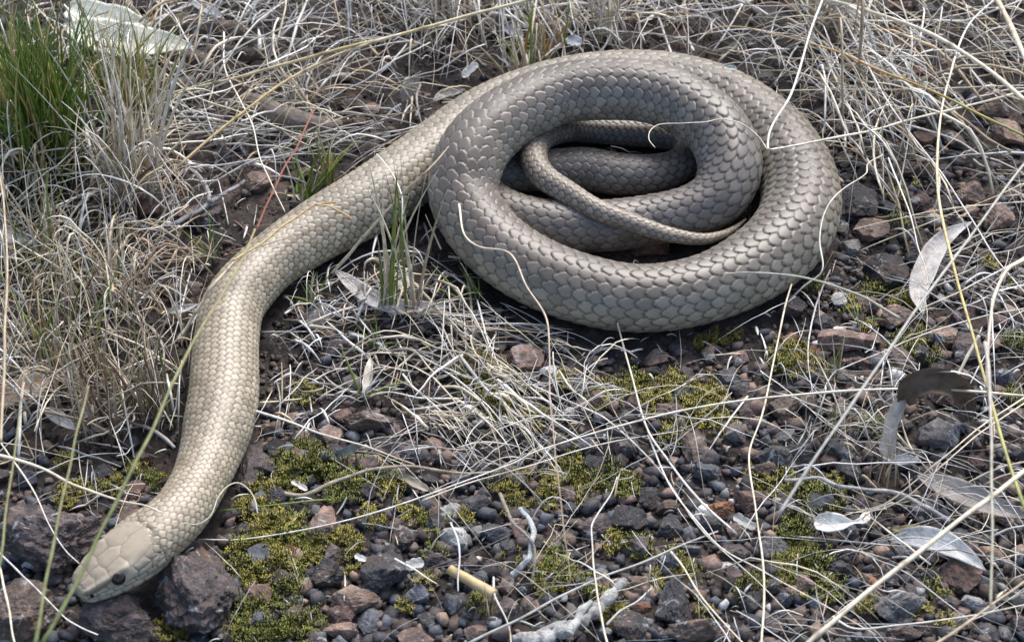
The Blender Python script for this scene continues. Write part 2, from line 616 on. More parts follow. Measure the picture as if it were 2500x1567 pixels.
gx = axis(-.66, .66, .0034, 40)
gy = axis(-.46, .64, .0036, 40)
X, Y = np.meshgrid(gx, gy)
Zg = np.zeros_like(X)
core = (np.abs(X) < 1.0) & (np.abs(Y) < 1.0)
Zg[core] = gz(X[core], Y[core])
Zg[~core] = .0045 * fbm(X[~core] * 9 + 3, Y[~core] * 9 + 8, oct=3)
fine = .0030 * fbm(X * 140, Y * 140, oct=2) + .0022 * np.maximum(0, fbm(X * 70 + 9, Y * 70, oct=2))
Zg = Zg + fine * (.35 + .65 * np.where(core, 1, 1)) - .0015
ny, nx = X.shape
idx = np.arange(nx * ny).reshape(ny, nx)
Fq = np.stack([idx[:-1, :-1], idx[:-1, 1:], idx[1:, 1:], idx[1:, :-1]], -1).reshape(-1, 4)
ground = link('ground', mesh_from('ground', np.stack([X, Y, Zg], -1).reshape(-1, 3), Fq), M_soil)
tag(ground, kind='structure', label='dark brown stony soil strewn with litter')


def gz1(p):
    return float(gz(np.array([p[0]]), np.array([p[1]]))[0])


# ------------------------------------------------------------------ the snake
def build_snake():
    root = empty('snake', SNK[len(SNK) // 2] * np.array([1, 1, 0]))
    tag(root, 'large pale brown snake, coiled body and head stretched to the lower left', 'snake')
    off = np.array(root.location)
    L = HEADL
    s = np.concatenate([np.array([0, .0003, .0008, .0015, .0023]), np.arange(.003, L * 1.05, .0006), np.arange(L * 1.05, .95 * SLEN, .00105),
                        np.arange(.95 * SLEN, SLEN, .0012)])
    n = len(s)
    Pc = np.stack([along(s, 0), along(s, 1), along(s, 2)], 1)
    R = along(s, 3)
    T = np.gradient(Pc, axis=0)
    for _ in range(12):
        T[1:-1] = .5 * T[1:-1] + .25 * (T[:-2] + T[2:])
    T /= np.linalg.norm(T, axis=1, keepdims=True)
    up = np.array([0, 0, 1.0]) - T * T[:, 2:3]
    up /= np.linalg.norm(up, axis=1, keepdims=True)
    side = np.cross(T, up)          # T points to the tail, so this is the animal's left or right; fixed below
    # head profile
    hk = np.array([0, .015, .05, .10, .18, .30, .45, .60, .75, .90, 1.0])       # from snout (0) to nape (1)
    ha = np.array([.0006, .0066, .0105, .0134, .0155, .0190, .0219, .0240, .0250, .0250, .0246])
    hb = np.array([.0006, .0046, .0076, .0098, .0113, .0136, .0156, .0170, .0180, .0190, .0200])
    q = s / L
    a = R * 1.02; bb = R * .96
    bl = sstep(.95, 1.5, q)
    a = np.where(q < 1.5, np.interp(q, hk, ha) * (1 - bl) + a * bl, a)
    bb = np.where(q < 1.5, np.interp(q, hk, hb) * (1 - bl) + bb * bl, bb)
    m = 156
    th = np.linspace(-math.pi, math.pi, m, endpoint=False)
    # denser on the visible back and flanks
    th = th - .32 * np.sin(th) * 1.0 * (np.abs(th) <= math.pi) * .9
    TH = np.repeat(th[None], n, 0); S = np.repeat(s[:, None], m, 1)
    Q = S / L
    ct, st = np.cos(TH), np.sin(TH)
    ex = np.where(Q < 1.3, 2 + .55 * (1 - sstep(.8, 1.3, Q)), 2.0)
    rad = 1 / (np.abs(ct) ** ex + np.abs(st) ** ex) ** (1 / ex)
    ax = a[:, None] * st * rad
    az = bb[:, None] * ct * rad
    az = np.where(az < 0, az * .94, az)                      # flattened belly
    isH = Q < 1.15
    deg = np.degrees(np.abs(TH))
    # ------- scale lattice
    K = np.interp(s / SLEN, [0, .045, .10, .20, .30, .42, .60, .70, .80, .86, .93, 1.0], [29, 28, 27, 25, 22, 20, 19, 18, 16, 13, 11, 8])
    lk = np.interp(s / SLEN, [0, .045, .10, .20, .30, .42, .60, .70, .80, .86, .93, 1.0],
                   [.0060, .0062, .0068, .0086, .0106, .0124, .0118, .0112, .0098, .0072, .0080, .0056])
    v = np.concatenate([[0], np.cumsum(np.diff(s) / (.5 * (lk[1:] + lk[:-1])))])
    U = TH * (K[:, None] / (2 * math.pi))
    Vv = np.repeat(v[:, None], m, 1)
    # warp a little so that rows are not perfectly regular
    wx = .10 * fbm(U * .45 + 3, Vv * .45, oct=2); wy = .10 * fbm(U * .45 + 40, Vv * .45 + 7, oct=2)
    Uw, Vw = U + wx, Vv + wy
    # overlapping scales: each is a rounded rhomb whose free rear end lies on the next ones
    ci = np.floor(Uw + .5)
    top = np.full(U.shape, -9.0); f_own = np.ones(U.shape); bi = np.zeros(U.shape); bj = np.zeros(U.shape)
    bdu = np.zeros(U.shape); gap_ = np.full(U.shape, 9.0)
    for di in (-1, 0, 1):
        i = ci + di
        o_ = .5 * np.mod(i, 2)
        jj = np.floor(Vw - o_ + .5)
        for dj in (-1, 0, 1):
            j = jj + dj
            du = Uw - i; dv = Vw - (j + o_)
            f = (np.abs(du) / .61) ** 1.6 + np.where(dv > -.05, (dv + .05) / .72, 0) ** 1.6
            ins = (f <= 1) & (dv > -1.0)
            c1 = ins & (dv > top)
            bi = np.where(c1, i, bi); bj = np.where(c1, j, bj); bdu = np.where(c1, du, bdu); f_own = np.where(c1, f, f_own)
            top = np.where(c1, dv, top)
            gap_ = np.where((f > 1) & (dv > -.05), np.minimum(gap_, f - 1), gap_)
    top = np.clip(top, -.8, .75)
    H = (K * 0 + 2 * math.pi * R / K)[:, None]           # scale width in metres
    H = np.where(Q < 1.2, 2 * math.pi * .022 / 28, H)
    relief = H * (.098 * (top - .2) + .010 * (1 - (bdu / .61) ** 2) - .030 * sstep(.75, 1.0, f_own) - .05 * (1 - sstep(.0, .22, gap_)))
    groove = 1 - sstep(.05, np.interp(S / SLEN, [0, .2, .4, .7, 1], [1.0, .85, .55, .55, .8]), gap_)
    rim = sstep(.70, .95, f_own) * (1 - groove)
    rnd = np.mod(np.sin(bi * 12.9898 + bj * 78.233) * 43758.5453, 1.0)
    # scales fade out on the belly and the crown of the head
    belly = sstep(125, 150, deg)
    mask = (1 - belly)
    crown = (1 - sstep(.82, 1.02, Q + .10 * (deg / 60) ** 2 * (deg < 75) + .05 * fbm(Q * 20, deg * .06, oct=2)))
    mask = mask * (1 - crown)
    relief = relief * mask
    groove = groove * mask
    rim = rim * mask
    # ------- belly plates
    bp = np.abs(np.mod(Vv * 1.0, 1.0) - .5) * 2
    groove = np.maximum(groove, belly * sstep(.88, 1, bp) * (Q > .5))
    # ------- head shields
    hv = np.where(Q < 1.25)
    r0, r1 = 0, int(np.searchsorted(s, 1.25 * L))
    qh = 1 - Q[r0:r1]                                   # 1 at the snout, 0 at the nape
    dh = np.degrees(TH[r0:r1])
    wq = .010 * fbm(qh * 14, dh * .08, oct=2); wd = 2.6 * fbm(qh * 14 + 31, dh * .08 + 9, oct=2)
    qh0, dh0 = qh, dh
    qh, dh = qh + wq, dh + wd
    segs = []

    def poly(pts, mir=True, w=1.0):
        for (p, q_) in zip(pts[:-1], pts[1:]):
            segs.append((p, q_, w))
            if mir:
                segs.append(((p[0], -p[1]), (q_[0], -q_[1]), w))
    poly([(.34, 0), (.18, 0), (.06, 0)], False)
    poly([(.06, 0), (.03, 12), (.05, 26), (.13, 38), (.26, 46), (.40, 50)])
    poly([(.34, 0), (.43, 17), (.60, 20), (.63, 0)])
    poly([(.43, 17), (.40, 36), (.42, 50)])
    poly([(.60, 20), (.62, 46)])
    poly([(.63, 0), (.93, 0)], False)
    poly([(.78, 0), (.76, 24), (.80, 50)])
    poly([(.60, 48), (.72, 54), (.82, 58), (.93, 57)], True, 2.6)
    poly([(.93, 0), (.90, 30), (.92, 56)])
    poly([(.935, 56), (.93, 80), (.94, 95)])
    poly([(.02, 76), (.2, 78), (.40, 79), (.54, 78), (.74, 76), (.84, 80), (.93, 80)])
    for x in (.08, .20, .32, .44, .56, .67, .76, .85):
        poly([(x, 78), (x - .015, 96)])
    for x in (.12, .24, .36, .48, .6, .72, .84):
        poly([(x, 102), (x, 122)])
    poly([(.40, 50), (.38, 66), (.40, 84)])
    poly([(.24, 46), (.22, 64), (.24, 82)])
    poly([(.38, 66), (.22, 64), (.08, 62)])
    poly([(.09, 32), (.08, 62), (.08, 82)])
    poly([(.72, 54), (.70, 70), (.74, 80)])
    poly([(.83, 58), (.82, 84)])
    segs.append(((0.03, 100), (1.0, 95), 2.6)); segs.append(((0.03, -100), (1.0, -95), 2.6))
    dmin = np.full(qh.shape, 9.0)
    rloc = .5 * (a + bb)[r0:r1, None]
    for (p, q_, w) in segs:
        ax_, ay_ = (qh - p[0]) * L, np.radians(dh - p[1]) * rloc
        bx_, by_ = (q_[0] - p[0]) * L, np.radians(q_[1] - p[1]) * rloc
        t = np.clip((ax_ * bx_ + ay_ * by_) / (bx_ ** 2 + by_ ** 2 + 1e-12), 0, 1)
        d = np.sqrt((ax_ - t * bx_) ** 2 + (ay_ - t * by_) ** 2) / w
        dmin = np.minimum(dmin, d)
    qh, dh = qh0, dh0
    hm = 1 - sstep(1.0, 1.06, Q[r0:r1])
    hgro = (1 - sstep(.00015, .00072, dmin)) * hm
    groove[r0:r1] = np.maximum(groove[r0:r1], hgro * (.42 + .4 * sstep(45, 62, np.abs(dh))))
    relief[r0:r1] += .00035 * sstep(.0002, .0035, dmin) * hm
    relief[r0:r1] -= (.00022 + .0003 * sstep(45, 62, np.abs(dh))) * (1 - sstep(.0, .0009, dmin)) * hm
    # brow ridge, hollow before the eye, cheek
    ah = np.abs(dh)
    brow = np.exp(-((ah - 44) / 8) ** 2) * sstep(.34, .5, qh) * (1 - sstep(.9, 1.0, qh))
    hollow = np.exp(-((ah - 68) / 12) ** 2) * np.exp(-((qh - .70) / .12) ** 2)
    socket = np.exp(-((ah - 56) / 13) ** 2) * np.exp(-((qh - .555) / .07) ** 2)
    cheek = np.exp(-((ah - 85) / 22) ** 2) * np.exp(-((qh - .18) / .16) ** 2)
    flat = np.exp(-(dh / 30) ** 2) * sstep(.05, .3, qh) * (1 - sstep(.8, 1, qh))
    relief[r0:r1] += .0021 * brow - .0017 * hollow - .0016 * socket + .0010 * cheek - .0008 * flat
    mouth = np.exp(-((ah - 97.5) / 3.0) ** 2) * sstep(.02, .12, qh)
    relief[r0:r1] -= .0012 * mouth
    V = (Pc[:, None, :] + side[:, None, :] * ax[..., None] + up[:, None, :] * az[..., None])
    nrm = side[:, None, :] * (st / a[:, None])[..., None] + up[:, None, :] * (ct / bb[:, None])[..., None]
    nrm /= np.linalg.norm(nrm, axis=2, keepdims=True)
    snout = sstep(0, .03, Q)[..., None]
    V = V + nrm * relief[..., None] * snout
    idx = np.arange(n * m).reshape(n, m)
    nx_ = np.roll(idx, -1, axis=1)
    F = np.stack([idx[:-1], idx[1:], nx_[1:], nx_[:-1]], -1).reshape(-1, 4)
    al = S / SLEN
    # caps
    VV = np.concatenate([V.reshape(-1, 3), Pc[:1] - T[:1] * .0002, Pc[-1:] + T[-1:] * .001])
    c0, c1 = n * m, n * m + 1
    cap = np.concatenate([np.stack([np.full(m, c0), idx[0], nx_[0]], -1), np.stack([np.full(m, c1), nx_[-1], idx[-1]], -1)])
    ext = lambda A: np.concatenate([A.ravel(), [0, 0]])
    al_e = np.concatenate([al.ravel(), [0, 1]])
    # make sure faces look outward
    me = mesh_from('body', VV - off, [F, cap], {'along': al_e, 'dors': ext(np.abs(TH) / math.pi), 'groove': ext(groove), 'rim': ext(rim), 'rnd': ext(rnd * mask + .5 * (1 - mask))})
    body = link('body', me, M_snake, root)
    # eyes and nostrils, both sides
    def surf(qs, d, lift=0.0):
        i = int(np.searchsorted(s, (1 - qs) * L))
        j = int(np.argmin(np.abs(np.degrees(th) - d)))
        return V[i, j] + nrm[i, j] * lift, nrm[i, j], T[i]
    for sg in (-1, 1):
        p, nv, tv = surf(.555, 54 * sg)
        eye = link('eye', sphere_mesh('eye', .0060, 28, 18), M_eye, root)
        eye.location = p - nv * .0022 - off
        ring = link('iris', torus_mesh('iris', .0030, .00040, nv, tv), M_iris, eye)
        ring.location = nv * .0050
        p, nv, tv = surf(.885, 68 * sg)
        ns = link('nostril', sphere_mesh('nostril', .0018, 14, 10), M_pit, root)
        ns.location = p - nv * .0009 - off
    return root


def sphere_mesh(name, r, u=20, v=12):
    a = np.linspace(0, math.pi, v + 1)[1:-1]; b_ = np.arange(u) * 2 * math.pi / u
    A, B = np.meshgrid(a, b_, indexing='ij')
    V = np.stack([r * np.sin(A) * np.cos(B), r * np.sin(A) * np.sin(B), r * np.cos(A)], -1).reshape(-1, 3)
    V = np.concatenate([V, [[0, 0, r], [0, 0, -r]]])
    idx = np.arange((v - 1) * u).reshape(v - 1, u); nx_ = np.roll(idx, -1, 1)
    F4 = np.stack([idx[:-1], idx[1:], nx_[1:], nx_[:-1]], -1).reshape(-1, 4)
    t, bt = len(V) - 2, len(V) - 1
    F3 = np.concatenate([np.stack([np.full(u, t), idx[0], nx_[0]], -1), np.stack([np.full(u, bt), nx_[-1], idx[-1]], -1)])
    return mesh_from(name, V, [F4, F3])


def torus_mesh(name, R, r, n, t):
    n = n / np.linalg.norm(n); e1 = t - n * (t @ n); e1 /= np.linalg.norm(e1); e2 = np.cross(n, e1)
    u, v = 28, 8
    A, B = np.meshgrid(np.arange(u) * 2 * math.pi / u, np.arange(v) * 2 * math.pi / v, indexing='ij')
    rr = (R + r * np.cos(B))
    V = (rr * np.cos(A))[..., None] * e1 + (rr * np.sin(A))[..., None] * e2 + (r * np.sin(B))[..., None] * n
    idx = np.arange(u * v).reshape(u, v)
    a1 = np.roll(idx, -1, 0); b1 = np.roll(idx, -1, 1); ab = np.roll(a1, -1, 1)
    return mesh_from(name, V.reshape(-1, 3), np.stack([idx, a1, ab, b1], -1).reshape(-1, 4))


build_snake()

# ------------------------------------------------------------------ stones
def ico(sub):
    t = (1 + 5 ** .5) / 2
    V = np.array([(-1, t, 0), (1, t, 0), (-1, -t, 0), (1, -t, 0), (0, -1, t), (0, 1, t), (0, -1, -t), (0, 1, -t), (t, 0, -1), (t, 0, 1), (-t, 0, -1), (-t, 0, 1)], float)
    V /= np.linalg.norm(V[0])
    F = np.array([(0, 11, 5), (0, 5, 1), (0, 1, 7), (0, 7, 10), (0, 10, 11), (1, 5, 9), (5, 11, 4), (11, 10, 2), (10, 7, 6), (7, 1, 8),
                  (3, 9, 4), (3, 4, 2), (3, 2, 6), (3, 6, 8), (3, 8, 9), (4, 9, 5), (2, 4, 11), (6, 2, 10), (8, 6, 7), (9, 8, 1)])
    for _ in range(sub):
        E = np.sort(np.concatenate([F[:, [0, 1]], F[:, [1, 2]], F[:, [2, 0]]]), axis=1)
        ue, inv = np.unique(E, axis=0, return_inverse=True)
        inv = inv.ravel()
        mid = V[ue].mean(1); mid /= np.linalg.norm(mid, axis=1, keepdims=True)
        k = len(F); m = inv + len(V)
        a, b_, c = m[:k], m[k:2 * k], m[2 * k:]
        V = np.concatenate([V, mid])
        F = np.concatenate([np.stack([F[:, 0], a, c], 1), np.stack([F[:, 1], b_, a], 1), np.stack([F[:, 2], c, b_], 1), np.stack([a, b_, c], 1)])
    return V, F


ICO = {k: ico(k) for k in (0, 1, 2, 3, 4, 5)}


def stone_shape(sub, rng, angular=.8, rough=.07):
    D, F = ICO[sub]
    npl = int(rng.integers(8, 12))
    kk = np.arange(npl) + .5
    ph = np.arccos(1 - 2 * kk / npl); tt = math.pi * (1 + 5 ** .5) * kk
    N = np.stack([np.cos(tt) * np.sin(ph), np.sin(tt) * np.sin(ph), np.cos(ph)], 1)
    rot = np.linalg.qr(rng.normal(size=(3, 3)))[0]
    N = N @ rot + rng.normal(0, .28, (npl, 3)); N /= np.linalg.norm(N, axis=1, keepdims=True)
    d = rng.uniform(.55, .95, npl)
    dots = D @ N.T
    rr = np.where(dots > .05, d / np.maximum(dots, .05), 9)
    r = np.minimum(rr.min(1), 1.35)
    r = angular * r + (1 - angular) * .95
    o = rng.uniform(0, 50, 3)
    r = r * (1 + rough * .9 * fbm(D[:, 0] * 1.6 + o[0], D[:, 1] * 1.6 + o[1], D[:, 2] * 1.6 + o[2], oct=2)
             + rough * fbm(D[:, 0] * 5 + o[0], D[:, 1] * 5 + o[1], D[:, 2] * 5 + o[2], oct=4, gain=.6))
    V = D * r[:, None]
    V /= np.abs(V).max(0)          # unit half extents
    return V, F


def facet(me, deg=24):
    me.set_sharp_from_angle(angle=math.radians(deg))
    return me


COL = {'purple brown': (.085, .066, .063), 'dark grey': (.052, .050, .053), 'blue grey': (.085, .09, .105), 'black': (.020, .020, .023),
       'brown': (.135, .098, .076), 'pinkish brown': (.20, .135, .108), 'orange': (.25, .115, .060), 'reddish brown': (.125, .075, .060),
       'grey': (.135, .13, .13), 'tan': (.235, .165, .125), 'whitish': (.42, .42, .40)}


def put_stone(px, py, wpx, hpx, colour, label, sub=4, seed=0, group=None, sink=.30, rough=.07, ang=.85):
    """stone seen at (px,py), wpx wide and hpx high in the photo"""
    rng = np.random.default_rng(1000 + seed)
    p = at(px, py, 0.0)
    dep = proj(p)[2]
    mm = dep / FPX
    hx = wpx * mm / 2
    # apparent height = depth*sin + height*cos of the pitch
    hz = hx * rng.uniform(.55, .75)
    tot = hpx * mm / 2
    hy = math.sqrt(max(tot ** 2 - (hz * math.cos(PITCH) * .8) ** 2, (.55 * tot) ** 2)) / math.sin(PITCH)
    hz = min(hz, tot * 1.1)
    V, F = stone_shape(sub, rng, ang, rough)
    cz = hz * (1 - 2 * sink)
    p = at(px, py, max(cz, 0))
    me = facet(mesh_from('stone', V * np.array([hx, hy, hz]), F))
    o = link('stone', me, M_stone, None, (p[0], p[1], cz + gz1(p)))
    c = np.array(COL[colour]) * rng.uniform(.85, 1.15)
    o.color = (*c, 1)
    tag(o, label, 'stone', group)
    return o, p, max(hx, hy)


placed = []    # (x, y, r)
BIG = [  # key, x, y, w px, h px, colour, label
    ('Z1', 1270, 1215, 232, 205, 'purple brown', 'big purple brown rock with lichen flecks right below the snake jaw'),
    ('Z1', 330, 860, 280, 165, 'purple brown', 'long dark rock with an orange patch behind the snake head at left'),
    ('Z1', 740, 1370, 200, 120, 'purple brown', 'brown rock directly beneath the tip of the snake snout'),
    ('Z1', 130, 1350, 190, 150, 'brown', 'broad brown rock in the lower left corner'),
    ('Z1', 1640, 370, 100, 110, 'purple brown', 'dark purple rock touching the right side of the snake neck'),
    ('Z1', 890, 540, 60, 50, 'reddish brown', 'small reddish rock left of the neck bend'),
    ('Z1', 1250, 900, 60, 40, 'reddish brown', 'small reddish stone between the neck and the big rock'),
    ('Z7', 430, 880, 92, 88, 'pinkish brown', 'pale pinkish stone in the moss right of the snake neck'),
    ('Z7', 740, 1120, 150, 112, 'dark grey', 'large dark grey boulder left of the golden straw stub'),
    ('Z7', 600, 1265, 122, 68, 'tan', 'tan angular stone with a hollow top near the bottom edge'),
    ('Z7', 690, 1370, 72, 66, 'blue grey', 'blue grey faceted stone right of the tan pair at the bottom'),
    ('Z7', 530, 1440, 96, 52, 'pinkish brown', 'rounded brown stone at the bottom edge under the tan angular stone'),
    ('Z7', 90, 1055, 74, 60, 'blue grey', 'blue grey stone set in moss right of the big rock'),
    ('Z7', 430, 1140, 98, 68, 'dark grey', 'dark glossy stone with sharp edges left of the dark boulder'),
    ('Z7', 880, 935, 64, 56, 'purple brown', 'purplish stone above the dark boulder'),
    ('Z7', 960, 1245, 80, 52, 'blue grey', 'blue grey flat stone left of the golden straw stub'),
    ('Z7', 75, 1280, 74, 60, 'reddish brown', 'dark red stone low between moss patches near the big rock'),
    ('Z7', 530, 1360, 78, 60, 'reddish brown', 'wine red stone tucked under the tan angular stone'),
    ('Z7', 1000, 1390, 66, 56, 'dark grey', 'dark curved stone by the thin dark arch at the bottom'),
    ('Z7', 1150, 1300, 64, 50, 'grey', 'grey rough stone below the golden straw stub'),
    ('Z7', 1040, 770, 60, 60, 'brown', 'brown stone under the crossing of two long stalks'),
    ('Z7', 1130, 790, 56, 46, 'whitish', 'crusty whitish stone right of the crossing stalks'),
    ('Z7', 1270, 740, 90, 60, 'dark grey', 'dark grey stone with white flecks above the curved twigs'),
    ('Z7', 1380, 900, 80, 50, 'blue grey', 'bluish stone left of the curved pale twig'),
    ('Z7', 1450, 1000, 50, 44, 'dark grey', 'small dark angular stone inside the curve of the twigs'),
    ('Z7', 1450, 1215, 44, 56, 'brown', 'upright brown stone at the foot of the curved twigs'),
    ('Z7', 1555, 1230, 52, 36, 'black', 'little black stone right of the upright brown one'),
    ('Z7', 940, 1490, 100, 60, 'pinkish brown', 'pinkish stone half cut by the bottom edge under the dark arch'),
    ('Z8', 540, 830, 104, 88, 'black', 'black glossy angular rock in the middle foreground'),
    ('Z8', 770, 870, 72, 70, 'dark grey', 'dark crumbly stone right of the black glossy rock'),
    ('Z8', 340, 860, 100, 60, 'purple brown', 'grey brown stone left of the black glossy rock'),
    ('Z8', 965, 560, 76, 52, 'blue grey', 'smooth blue grey stone above the orange one'),
    ('Z8', 1045, 770, 72, 50, 'orange', 'bright orange stone crossed by thin straws'),
    ('Z8', 1190, 725, 74, 56, 'reddish brown', 'red brown stone beside the upright pale stalk'),
    ('Z8', 800, 1320, 112, 104, 'dark grey', 'large smooth dark grey stone right of the white stick'),
    ('Z8', 880, 1455, 150, 66, 'brown', 'wide brown rock at the bottom edge below the dark grey stone'),
    ('Z8', 540, 1440, 100, 80, 'dark grey', 'dark purplish rock right of the white lichen stick'),
    ('Z8', 330, 520, 86, 52, 'dark grey', 'dark grey oval stone in the moss of the middle ground'),
    ('Z8', 895, 420, 66, 92, 'brown', 'upright dark brown stone with a grey top'),
    ('Z8', 1330, 490, 100, 70, 'dark grey', 'dark slab behind the upright pale stalk'),
    ('Z8', 1280, 560, 76, 44, 'pinkish brown', 'pinkish stone under the dark slab'),
    ('Z8', 860, 1000, 66, 36, 'grey', 'smooth grey pebble under the round grey stem'),
    ('Z8', 1120, 1010, 90, 54, 'purple brown', 'brown stone with an orange rim right of the stem tip'),
    ('Z8', 1340, 985, 90, 60, 'grey', 'pale grey speckled stone right of the upright stalk'),
    ('Z8', 650, 680, 76, 60, 'dark grey', 'dark stone behind the black glossy rock'),
    ('Z8', 750, 745, 66, 40, 'brown', 'brownish stone between crossing straws'),
    ('Z8', 1380, 240, 90, 62, 'brown', 'brown angular rock in the straw above the upright stalk'),
    ('Z8', 1170, 150, 66, 46, 'purple brown', 'purplish stone beneath the long horizontal stalk'),
    ('Z8', 870, 170, 50, 40, 'dark grey', 'small dark stone among moss below the coil'),
    ('Z8', 640, 30, 82, 42, 'black', 'black lumpy stone below the front of the coil'),
    ('Z8', 250, 105, 66, 44, 'grey', 'grey stone with pale lichen below the coil'),
    ('Z8', 200, 250, 44, 36, 'whitish', 'whitish flaky stone left in the middle moss'),
    ('Y1', 660, 1330, 126, 76, 'grey', 'smooth grey oval stone near the bottom right'),
    ('Y1', 1020, 1130, 116, 106, 'reddish brown', 'rough dark red rock lying on the pale holed leaf'),
    ('Y1', 880, 370, 116, 80, 'grey', 'grey stone framed by the arched brown leaf'),
    ('Y1', 340, 1140, 90, 50, 'dark grey', 'dark pointed stone among moss left of the pale leaf'),
    ('Y1', 270, 970, 66, 46, 'reddish brown', 'reddish stone below the white scrap'),
    ('Y1', 1090, 1300, 76, 42, 'whitish', 'white lichen covered stone at the right edge'),
    ('Y1', 370, 570, 80, 50, 'dark grey', 'dark flat stone under the thin grey branch'),
    ('Y1', 1180, 1030, 66, 48, 'tan', 'pale tan stone right of the pale holed leaf'),
    ('Y1', 680, 1480, 110, 50, 'brown', 'brown rock at the bottom edge below the grey oval stone'),
    ('Y1', 100, 1410, 60, 40, 'brown', 'brown stone under pale crossing straws at the bottom'),
    ('Y1', 540, 80, 40, 26, 'reddish brown', 'little red stone above the arched leaf'),
    ('Y1', 1250, 60, 56, 46, 'blue grey', 'blue grey stone at the right edge near the straw stub'),
    ('Y1', 1320, 250, 66, 36, 'tan', 'tan stone at the right edge beside the green stalk'),
    ('Y2', 430, 1185, 168, 68, 'pinkish brown', 'long pinkish slab below the right end of the coil'),
    ('Y2', 740, 690, 112, 104, 'black', 'black charcoal lump left of the grey gum leaf'),
    ('Y2', 530, 260, 112, 108, 'dark grey', 'dark slate block touching the right of the coil'),
    ('Y2', 100, 960, 90, 56, 'purple brown', 'purplish flat stone under the coil by the pink slab'),
    ('Y2', 310, 1050, 60, 56, 'dark grey', 'dark stone above the pink slab'),
    ('Y2', 410, 920, 42, 44, 'whitish', 'speckled whitish pebble above the pink slab'),
    ('Y2', 250, 1270, 42, 34, 'orange', 'small orange brown stone under the pink slab'),
    ('Y2', 540, 1340, 90, 36, 'reddish brown', 'flat reddish stone beneath the pink slab'),
    ('Y2', 960, 250, 74, 46, 'reddish brown', 'reddish clod right of the dark slate block'),
    ('Y2', 1300, 310, 46, 32, 'tan', 'pale tan pebble at right above the grey gum leaf'),
    ('Y2', 1300, 190, 100, 60, 'tan', 'tan earthy clod at the right among straws'),
    ('Y2', 620, 420, 90, 66, 'pinkish brown', 'brown earthy clod right of the coil'),
    ('Y2', 960, 530, 80, 50, 'brown', 'brown clod left of the gum leaf tip'),
    ('Y2', 1500, 340, 90, 76, 'tan', 'broken tan clod near the right edge'),
    ('Y2', 800, 1010, 100, 70, 'tan', 'tan soil clod below the moss ridge'),
    ('Y2', 1120, 1150, 80, 60, 'tan', 'light brown clod right of the mossy lump'),
    ('Y2', 1260, 1250, 90, 90, 'purple brown', 'dark stone behind the pale straw stub'),
    ('Y2', 1470, 1080, 60, 36, 'reddish brown', 'flat red stone at the right edge'),
    ('Y2', 440, 430, 36, 32, 'grey', 'small grey pebble touching the coil at right'),
    ('Y2', 480, 560, 56, 50, 'grey', 'grey lump below the small pebble by the coil'),
    ('Y3', 1500, 40, 84, 36, 'reddish brown', 'red brown rock at the top edge of the photo'),
    ('Y3', 1690, 55, 48, 40, 'blue grey', 'bluish rock at the top edge right of the red one'),
    ('Y3', 1660, 560, 66, 44, 'reddish brown', 'reddish stone under straws at upper right'),
    ('Y3', 1950, 700, 60, 36, 'dark grey', 'dark grey stone under the green stem'),
    ('Y3', 2180, 810, 90, 46, 'tan', 'pale brown rock under the green stem at right'),
    ('Y3', 2290, 960, 76, 70, 'tan', 'tan rock at the right edge below the green stem'),
    ('Y3', 1680, 1010, 70, 50, 'reddish brown', 'dark red stone right of the bent straw'),
    ('Y3', 1900, 1020, 70, 50, 'brown', 'brown stone in shade right of the yellow stalk'),
    ('Y3', 1600, 1250, 90, 50, 'brown', 'brown clod below the straw mat at right'),
    ('Y3', 950, 830, 60, 36, 'purple brown', 'purplish stone among straw right of the coil'),
    ('Y5', 1560, 1310, 106, 56, 'reddish brown', 'flat brown stone inside the coil under the tail'),
    ('Y7', 580, 760, 52, 60, 'purple brown', 'dark purple egg shaped stone left above the neck'),
    ('Y7', 440, 850, 56, 42, 'dark grey', 'dark stone left of the purple egg shaped stone'),
    ('Y7', 1390, 450, 78, 54, 'purple brown', 'dark stone behind the neck near the grey bark'),
    ('Y7', 1530, 480, 50, 40, 'tan', 'tan stone beside the dark stone behind the neck'),
    ('Y7', 1420, 610, 70, 34, 'reddish brown', 'dark red stone low behind the neck'),
    ('Y7', 690, 1060, 90, 60, 'tan', 'tan soil clod right of the forked grey branch'),
    ('Y7', 170, 1270, 60, 46, 'reddish brown', 'reddish stone under the grey branch'),
    ('Y7', 300, 1290, 90, 70, 'purple brown', 'dark stone below the grey branch near the neck'),
    ('Y7', 1000, 970, 70, 40, 'brown', 'brown clod behind the neck beside green blades'),
    ('Y6', 2310, 935, 92, 78, 'pinkish brown', 'round brown stone below the front of the coil'),
    ('Y6', 150, 1330, 50, 40, 'dark grey', 'dark stone right of the neck in the crumbly soil'),
    ('Y6', 600, 1400, 60, 36, 'dark grey', 'small dark stone in the crumbly soil'),
    ('Z6', 920, 150, 70, 56, 'reddish brown', 'reddish rock behind the dry stems at left'),
    ('Z1', 150, 700, 60, 44, 'dark grey', 'dark stone at the left edge above the long rock'),
    ('Z1', 300, 240, 66, 40, 'brown', 'brown stone under straw at the left edge'),
    ('Z7', 130, 330, 66, 36, 'tan', 'orange tan stone beside the snake neck'),
    ('Z7', 460, 380, 70, 50, 'tan', 'tan clod under the grey green leaf'),
    ('Z7', 680, 290, 130, 60, 'brown', 'brown earthy clod under the straw clump'),
    ('Z7', 300, 380, 56, 36, 'pinkish brown', 'pinkish stone right of the neck under a straw'),
    ('Z7', 60, 520, 90, 80, 'purple brown', 'dark rock against the neck above the moss'),
]
